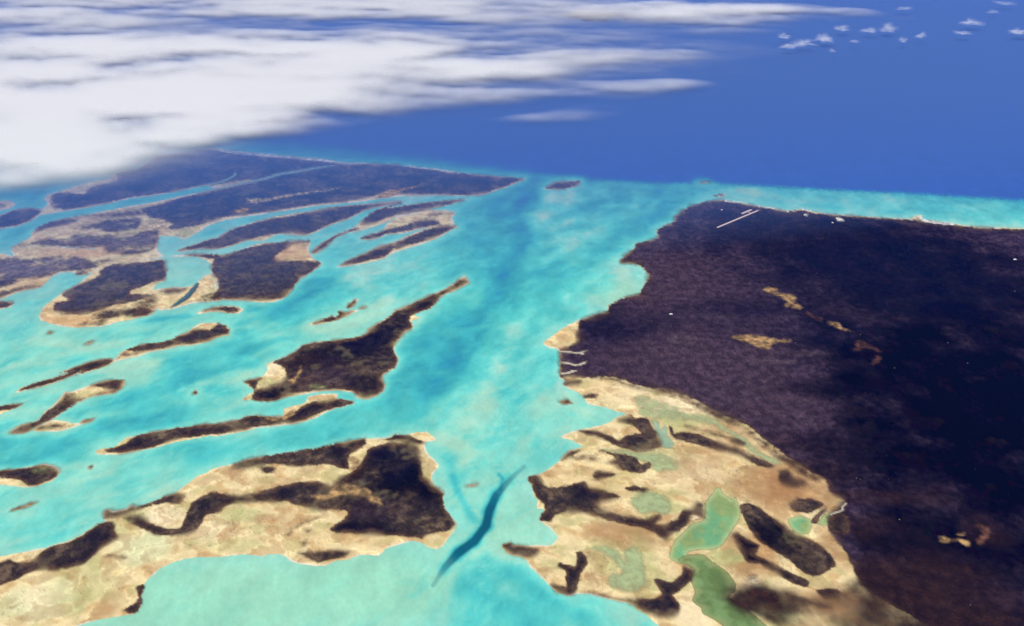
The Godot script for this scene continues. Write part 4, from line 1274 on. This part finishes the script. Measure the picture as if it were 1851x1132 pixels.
	patch("creek", "cream", [762,11634,866,11631,994,11572,1090,11605,1189,11667,1105,11558,990,11515,863,11587,761,11601])
	patch("creek", "cream", [755,11302,849,11330,945,11390,1008,11373,902,11302,772,11268])
	patch("clearing", "tan", [4638,14248,4768,14324,4880,14248,4838,14174,4748,14164,4935,14051,5066,14051,5122,13905,5045,13715,5121,13575,5172,13324,5109,13392,5016,13506,4845,13575,4938,13715,4888,13881,4783,14051,4656,14149])
	patch("clearing", "brown", [5173,13360,5310,13164,5424,12972,5381,12886,5256,13058,5132,13261])
	patch("clearing", "tan", [5399,12929,5516,12972,5596,12907,5587,12759,5672,12654,5578,12675,5493,12780])
	patch("clearing", "tan", [3652,12429,3810,12510,4049,12510,4261,12409,4372,12381,4597,12341,4461,12277,4277,12250,4172,12074,4070,12055,3925,12171,3875,12289,3747,12329])
	patch("clearing", "brown", [5482,11997,5600,12113,5636,12269,5768,12309,5823,12191,5948,12005,5895,11967,5749,12093,5628,12028])
	patch("clearing", "brown", [5642,11570,5757,11753,5880,11827,5845,11734,5714,11588])
	patch("clearing", "tan", [4988,7675,5067,7665,5193,7635,5318,7605,5267,7526,5216,7536,5170,7615,5032,7585,4971,7605])
	patch("clearing", "brown", [5508,7858,5596,7893,5649,7827,5555,7665,5401,7546,5369,7625,5515,7725])
	patch("clearing", "tan", [5211,7705,5319,7755,5272,7685])
	patch("clearing", "line", [4977,18953,5240,18890,5432,18764,5423,18670,5218,18795,4956,18858])
	patch("clearing", "line", [6573,18424,6763,18333,6758,18228,6618,18303])
	patch("clearing", "line", [6551,18080,6622,18065,6569,17963,6525,17992])
	patch("clearing", "line", [7184,17839,7284,17773,7288,17641,7142,17641])
	patch("clearing", "line", [5782,18670,5989,18492,6254,18316,6225,18212,5951,18351])
	patch("clearing", "line", [8992,17973,9102,17740,9584,17511,9540,17414,9022,17608])
	patch("clearing", "cream", [2157,8047,2207,8047,2257,8005,2164,7969])


func read_water() -> void:
	soundings.append_array([-3689,6684,11,-2567,6921,10,-1370,7002,11,-1601,6531,12,-729,6531,19,-153,6921,29,143,6607,32,718,6457,24,1171,6384,20,-395,6921,29,-1034,7298,15,-165,7702,12,224,7749,9,30,8395,14,-518,8395,16,-694,7892,16,-4347,6170,12,-1264,6170,14,193,6170,32,-332,9177,19,-195,9800,20,259,9544,21,661,10067,15,-520,10274,13,121,11090,22,-846,10416,20,-1203,10858,40,-1406,11249,48,-926,11746,49,-1139,12277,46,-399,11746,25,-48,11746,22,390,11746,24,-616,12847,36,-1004,13046,46,-251,13673,40,227,12653,27,531,13458,32,1116,13458,24,-268,14828,44,265,15335,44,-755,13892,34,784,14828,32,1417,14828,24,1838,14828,20,2365,14828,14,2136,14232,10,834,16009,26,1769,16436,30,2364,17673,36,3093,17673,36,891,17350,22,400,16732,46,-64,17036,50,123,19072,56,-317,18177,52,-635,16436,44,458,19645,50,1029,19072,13,728,17839,18])
	soundings.append_array([1771,19451,32,2956,19451,40,3644,19645,44,4258,19374,34,-2375,14828,22,-2883,14706,14,-1980,14117,20,-3340,14348,42,-3726,14232,40,-4150,13458,36,-3583,12653,26,-2669,12749,15,-3118,12653,12,-2922,12096,24,-2199,13458,15,-1712,13458,16,-4420,12653,28,-4665,11919,36,-5006,11090,48,-4187,11169,18,-4413,11661,36,-5731,11919,26,-5833,11493,10,-6514,12096,18,-7329,11919,20,-8139,12653,20,-7629,12557,16,-7439,11249,22,-5447,10488,38,-4870,9999,40,-4583,10560,22,-4194,10345,20,-5566,9800,28,-6213,9544,34,-6772,10067,20,-6347,9059,38,-5597,9001,17,-4853,8943,22,-4250,9297,34,-3613,9671,26,-2909,9932,34,-2177,10204,32,-1640,10345,40,-4413,8718,15,-4985,8395,22,-5552,8138,24,-5694,7749,23,-5107,7892,18,-6059,8342,16,-1738,9866,20,-5725,7429,20,-9443,11746,20,-7726,8943,26,-7083,7892,20,-6678,15078,12,-5775,14585,16,-5756,13892,20,-4726,13782,30,-3269,16436,20,-3622,15870,26])
	soundings.append_array([-2474,15599,20,-1841,15870,24,-1437,16436,30,-3030,18007,30,-4442,17673,26,-5028,16149,18,-5665,16009,15,-6656,16292,15,-5779,17673,28,-6290,17350,26,-10206,17036,28,-10148,16009,24,-9790,17673,32,-8471,18351,36,-7515,19260,38,-8565,14117,20,-8735,13458,22,-8494,15078,18,-11538,18706,30,-11857,19843,40,-10843,20883,42,-1072,18351,30,-1282,17673,32,-2043,18007,22,-1884,19072,26,-13072,17673,30,4931,19451,34,5523,19451,19,5905,19147,19,6815,19147,24,8567,18634,24,10099,17839,23,11151,17510,23,9837,18634,34,6332,19763,34,11686,18527,36,13668,17673,26,4922,20044,40,340,20753,54,-1084,21552,58,-3361,22503,56,-4851,22503,50,-6526,23265,52,-8220,23798,50,1719,20582,44])
	reef = line([-11002,24930,-8302,24073,-5574,23109,-3342,22356,-1521,21644,63,21102,1036,20753,1858,20583,3467,20248,4965,20248,6386,19963,7654,19724,9540,19452,11948,18998,14776,18421,21243,17351])
	streak(65, 7.5, 1, [155,9013,-32,8740,-197,8437,-279,8138,-306,7892,-434,7629,-616,7430,-758,7195,-861,6938])
	streak(28, 2.0, 0, [-168,8852,-117,8763,-143,8565])
	streak(54, 1.6, 0, [-771,8807,-710,8609,-612,8343,-520,8108,-448,7990])
	streak(100, 1.0, 0, [-827,9118,-715,8944,-677,8774])
	streak(219, 0.9, 0, [-1267,10634,-1055,11090,-848,11920,-702,12653,-444,13459,-58,14829,166,16437,117,18007,392,19646])
	streak(177, 0.7, 0, [239,13459,867,14349,1456,15336,2113,16437,2972,17674,3912,18888])
	streak(93, -0.9, 0, [653,15599,1311,16437,1969,17351,2838,18527])
	streak(86, 0.9, 0, [363,14829,915,15336,1395,16009])
	streak(99, 0.8, 0, [652,17351,1300,18178,2124,18998])
	streak(150, -0.9, 0, [-178,11577,-5,12653,337,13459,856,14118])
	streak(180, -0.8, 0, [-630,10068,-445,10416,-378,10935,-308,11577])
	streak(78, -1.4, 0, [-6417,11444,-6040,11577,-5593,11661])
	streak(76, -1.0, 0, [-4943,10904,-4456,11217,-3921,11444])
	streak(50, -0.8, 0, [-4744,11059,-4250,11090,-4058,11314])
	streak(133, -1.0, 0, [-3418,12750,-2961,12808,-2543,13148,-2241,13782])
	streak(170, -0.8, 0, [-3324,14829,-2816,14953,-2441,15336])
	streak(164, 0.9, 0, [-4151,13459,-3703,14118,-3407,14706,-3253,15336])
	streak(48, 1.1, 0, [-6431,13046,-5725,13209,-5089,13333,-4455,13501])
	streak(88, 0.6, 0, [-6946,11661,-6442,11920,-5783,12061])
	streak(90, 0.6, 0, [-4488,11920,-3887,12370,-3366,12501])
	streak(72, -0.8, 0, [-7907,12370,-6980,12133,-6332,12315])
	streak(69, -0.8, 0, [-7863,11577,-7295,11661])
	streak(72, -0.7, 0, [-5525,9001,-4979,9083,-4419,9358])
	streak(85, -0.8, 0, [-5843,8609,-5512,8807,-5212,8944])
	streak(78, 0.7, 0, [-6146,10068,-5621,9933,-5154,10136,-4754,10345])
	streak(105, 0.5, 0, [-6948,9801,-6143,9395,-5686,9544])
	streak(89, -1.1, 0, [-1030,9671,-719,9544,-558,9297,-691,9036])
	streak(90, -0.9, 0, [-1090,9482,-945,9544,-752,9469])
	streak(142, -0.9, 0, [2077,15079,2173,14118,1621,13630])
	streak(97, -0.8, 0, [710,11090,811,10634,1068,10275])
	streak(156, -1.5, 0, [771,19073,973,19261,1371,19375])
	streak(121, -0.8, 0, [621,18351,729,17839,525,17037])
	streak(116, -1.0, 0, [624,16437,1095,16673,1586,17037])
	streak(118, -1.0, 0, [4931,19452,5504,19646,6227,19375])
	streak(72, -1.0, 0, [8793,17940,9293,17674,10260,17414,11079,17351])
	streak(101, -0.7, 0, [6384,18998,7297,18634,8432,18281])
	streak(62, 0.8, 0, [6662,18634,7957,18351,8876,18143])
	streak(64, -1.2, 0, [-2002,11920,-1888,12463,-1576,13046])
	streak(67, -1.0, 0, [-2001,10935,-1916,11249,-1828,11577])
	streak(65, -0.6, 0, [-3520,8555,-3243,8830,-2712,9358,-2074,9544,-1410,9671])
	streak(59, -0.6, 0, [-5923,7565,-5500,7750,-4993,8088,-4355,8555])
	streak(83, 0.7, 0, [-285,7342,88,7003,553,6608,885,6384])
	streak(105, 0.8, 0, [-576,6921,-150,6684,198,6384])
	streak(62, -0.5, 0, [-414,7430,-161,7430,215,7255])
	greens.append_array([-6885,11919,3729,3089,0.50])
	greens.append_array([-5877,8829,2135,1367,0.40])
	greens.append_array([-3397,12653,1859,1353,0.40])
	greens.append_array([-349,9800,1227,1186,0.40])
	greens.append_array([-3111,6723,1953,625,1.00])
	greens.append_array([-1662,6921,1206,649,1.00])
	greens.append_array([29,7892,592,579,0.70])
	greens.append_array([-603,7429,379,534,0.50])
	greens.append_array([-384,8500,485,534,0.50])
	greens.append_array([913,10345,558,567,0.50])
	greens.append_array([-6528,14953,636,1002,0.60])
	greens.append_array([-637,9419,298,370,0.60])
	greens.append_array([1006,6457,692,295,0.25])
	greens.append_array([5523,19451,790,539,0.60])
	greens.append_array([1970,14117,506,570,0.70])
	greens.append_array([-3997,11090,672,471,0.45])
	greens.append_array([-4664,10560,648,438,0.40])
	greens.append_array([-5423,8608,979,435,0.35])
	greens.append_array([-6193,8608,839,653,0.40])
	greens.append_array([-2856,12749,654,486,0.50])


func read_tints() -> void:
	tint("ground", "cream", 0.90, -4271,8038,300,217)
	tint("ground", "pale", 0.80, -4209,7519,318,270)
	tint("ground", "pale", 0.80, -5104,6684,412,270)
	tint("ground", "cream", 0.60, -5043,6801,238,197)
	tint("ground", "olive", 0.40, -4678,6921,361,323)
	tint("ground", "olive", 0.60, -4552,7989,166,245)
	tint("ground", "olive", 0.60, -3304,8038,266,177)
	tint("ground", "olive", 0.50, -3595,8342,136,83)
	tint("ground", "rust", 0.60, -2958,7989,166,97)
	tint("ground", "rust", 0.30, -3143,8718,352,110)
	tint("ground", "rust", 0.60, -3615,8886,143,113)
	tint("ground", "rust", 0.30, -2545,8554,278,129)
	tint("ground", "cream", 0.50, -3563,7796,391,170)
	tint("ground", "olive", 0.40, -3234,7564,383,127)
	tint("ground", "tan", 0.35, -2367,7702,323,186)
	tint("ground", "olive", 0.50, -1097,8718,141,387)
	tint("ground", "tan", 0.30, -1454,7656,516,129)
	tint("ground", "cream", 0.90, -3761,11493,215,232)
	tint("ground", "olive", 0.50, -3745,11090,168,125)
	tint("ground", "tan", 0.50, -2747,10708,327,119)
	tint("ground", "cream", 0.70, 2442,10416,481,286)
	tint("ground", "cream", 0.50, 1592,10708,409,298)
	tint("ground", "olive", 0.60, 2460,10067,391,163)
	tint("ground", "tan", 0.40, 1361,10858,330,213)
	tint("ground", "rust", 0.40, 2901,9932,232,186)
	tint("ground", "olive", 0.40, 2027,9297,443,290)
	tint("ground", "cream", 0.35, 2403,8943,431,344)
	tint("ground", "olive", 0.80, 1741,8342,273,249)
	tint("ground", "tan", 0.35, 1242,8829,355,270)
	tint("ground", "tan", 0.35, 598,8773,212,223)
	tint("ground", "rust", 0.75, 1335,7796,391,208)
	tint("ground", "rust", 0.50, 1436,7564,383,127)
	tint("ground", "rust", 0.30, 2572,8718,423,332)
	tint("ground", "rust", 0.75, 3178,8608,419,435)
	tint("ground", "tan", 0.30, 2959,9177,439,357)
	tint("ground", "rust", 0.75, 3668,8608,419,544)
	tint("ground", "rust", 0.50, 3652,9297,369,363)
	tint("ground", "rust", 0.60, 2747,7429,316,355)
	tint("ground", "rust", 0.40, 2769,9671,455,256)
	tint("ground", "rust", 0.40, 1061,8395,274,209)
	tint("ground", "rust", 0.35, 2520,9177,365,237)
	tint("ground", "orange", 0.50, 1972,7341,188,262)
	tint("ground", "olive", 0.35, 1094,7341,376,262)
	tint("ground", "olive", 0.50, 1459,7255,186,430)
	tint("ground", "rust", 0.40, 942,7044,183,165)
	tint("ground", "olive", 0.70, 2411,7341,250,139)
	tint("ground", "cream", 0.90, 2631,6961,121,97)
	tint("ground", "cream", 0.70, 1885,6531,174,225)
	tint("ground", "olive", 0.50, 2757,6531,232,225)
	tint("ground", "rust", 0.50, 2559,7169,246,118)
	tint("ground", "rust", 0.45, 3105,6723,355,155)
	tint("ground", "brown", 0.70, 3656,6607,409,304)
	tint("ground", "rust", 0.40, 3388,6684,294,154)
	tint("ground", "rust", 0.60, 3740,7564,191,364)
	tint("ground", "orange", 0.40, 2908,7564,127,273)
	tint("ground", "tan", 0.60, 873,12557,147,227)
	tint("ground", "cream", 0.50, 3646,8088,167,119)
	tint("ground", "tan", 0.50, 3231,8038,166,158)
	tint("ground", "rust", 0.40, -10034,17673,729,459)
	tint("ground", "tan", 0.40, -10206,17036,707,494)
	tint("ground", "orange", 0.60, -8691,16009,896,279)
	tint("ground", "tan", 0.60, -8248,13458,292,296)
	tint("ground", "orange", 0.70, -7668,13046,476,201)
	tint("ground", "orange", 0.40, -8894,14585,623,336)
	tint("ground", "olive", 0.70, -6919,16732,232,600)
	tint("ground", "orange", 0.60, -4544,16009,448,502)
	tint("cover", "bluedark", 0.60, 3086,12060,304,178)
	tint("cover", "bluedark", 0.60, 3845,12425,238,224)
	tint("cover", "bluedark", 0.50, 2421,11543,398,133)
	tint("cover", "bluedark", 0.60, 3364,10935,499,153)
	tint("cover", "bluedark", 0.40, 1993,11919,266,175)
	tint("cover", "bluedark", 0.50, 4628,13458,682,253)
	tint("cover", "bluedark", 0.40, 3428,12847,564,157)
	tint("cover", "lilac", 0.60, 2745,12425,275,149)
	tint("cover", "lilac", 0.40, 2349,12538,184,94)
	tint("cover", "lilac", 0.30, 2920,11661,436,101)
	tint("cover", "lilac", 0.35, 4055,11661,436,101)
	tint("cover", "lilac", 0.35, 3600,13208,384,123)
	tint("cover", "lilac", 0.30, 4745,11919,532,105)
	tint("cover", "rustdark", 0.60, 3371,10274,476,224)
	tint("cover", "rustdark", 0.60, 3721,9544,451,302)
	tint("cover", "rustdark", 0.60, 4055,8943,431,298)
	tint("cover", "mauve", 0.35, 4680,10633,651,147)
	tint("cover", "mauve", 0.30, 4868,9800,613,130)
	tint("cover", "mauve", 0.30, 5901,11249,509,128)
	tint("cover", "mauve", 0.40, 2303,14348,1641,1891)
	tint("cover", "mauve", 0.40, 2881,11919,2308,1956)
	tint("cover", "bluedark", 0.35, 5895,14348,3078,2379)
	tint("cover", "bluedark", 0.80, 1746,12946,662,897)
	tint("cover", "bluedark", 0.60, 2488,12847,376,590)
	tint("cover", "mauve", 0.25, 4109,15599,2194,2167)
	tint("cover", "mauve", 0.50, 3329,14348,923,1174)
	tint("cover", "mauve", 0.75, 2383,11576,1042,840)
	tint("cover", "mauve", 0.70, 3400,11090,1008,945)
	tint("cover", "mauve", 0.50, 2765,12277,544,550)
	tint("cover", "mauve", 0.50, 4103,10067,938,818)
	tint("cover", "mauve", 0.35, 2190,13458,585,635)
	tint("cover", "mauve", 0.40, 4128,12277,544,550)
	tint("cover", "mauve", 0.40, 5897,13458,585,635)
	tint("cover", "mauve", 0.40, 2891,14828,737,989)
	tint("cover", "black", 0.50, 7316,14828,2107,3036)
	tint("cover", "black", 1.00, 6798,10633,2118,2265)
	tint("cover", "black", 0.60, 6699,11919,1775,2140)
	tint("cover", "black", 0.75, 8768,14348,1641,2877)
	tint("cover", "black", 0.75, 6009,8395,1374,1272)
	tint("cover", "black", 0.80, 4981,9297,1329,729)
	tint("cover", "black", 0.50, 4778,10935,665,307)
	tint("cover", "bluedark", 0.50, 3653,13458,877,423)
	tint("cover", "bluedark", 0.50, 5154,12653,836,576)
	tint("cover", "rustdark", 0.50, 4360,8395,549,146)
	tint("cover", "black", 0.80, 6226,8829,854,677)
	tint("cover", "black", 0.80, 4666,7796,914,379)
	tint("cover", "black", 0.80, 5529,7429,885,355)
	tint("cover", "rustdark", 0.80, 4069,6921,723,404)
	tint("cover", "rustdark", 0.80, 3687,6531,581,375)
	tint("cover", "rustdark", 0.40, 4708,7002,607,493)
	tint("cover", "rustdark", 0.40, 4827,6607,702,304)
	tint("cover", "black", 0.80, 2873,7429,569,534)
	tint("cover", "rustdark", 0.50, 4178,7892,395,192)
	tint("cover", "rustdark", 0.50, 5581,7796,261,284)
	tint("cover", "rustdark", 0.40, 5185,8395,343,209)
	tint("cover", "mauve", 0.30, 3967,10416,722,286)
	tint("cover", "mauve", 0.40, 2510,10345,478,283)
	tint("cover", "black", 0.80, -1391,8829,427,677)
	tint("cover", "bluedark", 0.70, -1503,9177,292,476)
	tint("cover", "mauve", 0.35, -1590,8188,405,202)
	tint("cover", "rustdark", 0.70, -2051,8943,143,344)
	tint("cover", "rustdark", 0.30, -2081,8291,408,206)
	tint("cover", "rustdark", 0.30, -2815,8829,427,157)
	tint("cover", "black", 0.50, -1864,7796,391,132)
	tint("cover", "black", 0.30, -3144,8188,405,202)
	tint("cover", "bluedark", 0.70, -2229,12277,544,1104)
	tint("cover", "bluedark", 0.50, -1455,13892,500,891)
	tint("cover", "mauve", 0.50, -2935,11249,424,481)
	tint("cover", "black", 0.40, -2857,11746,702,342)
	tint("cover", "black", 0.70, -3420,10782,246,210)
	tint("cover", "black", 0.40, -2136,11012,250,310)
	tint("cover", "rustdark", 0.50, -3322,11661,261,237)
	tint("cover", "rustdark", 0.50, -3240,11090,336,219)
	tint("cover", "slate", 0.65, -5009,14828,1264,1488)
	tint("cover", "slate", 0.70, -7450,14117,1215,1376)
	tint("cover", "slate", 0.50, -4943,16732,1626,720)
	tint("cover", "slate", 0.45, -2777,17036,1650,1240)
	tint("cover", "slate", 0.40, -5471,12463,1102,751)
	tint("cover", "bluedark", 0.75, 6442,16732,2556,1813)
	tint("cover", "bluedark", 0.60, 7106,14828,2107,1488)
	tint("cover", "mauve", 0.40, -8177,15335,649,520)
	tint("cover", "lilac", 0.85, -9432,15466,1198,686)
	tint("cover", "lilac", 0.60, -7964,16436,687,583)
	tint("cover", "lilac", 0.75, -9591,16732,929,720)
	tint("cover", "lilac", 0.50, -9426,17673,972,657)
	tint("cover", "lilac", 0.40, -7376,17036,707,618)
	tint("cover", "mauve", 0.30, -2783,18007,740,677)
	tint("cover", "mauve", 0.50, -4943,16732,1161,600)
	tint("cover", "bluedark", 0.30, -6696,18706,3822,1448)
	tint("cover", "bluedark", 0.50, -1709,20248,2043,825)
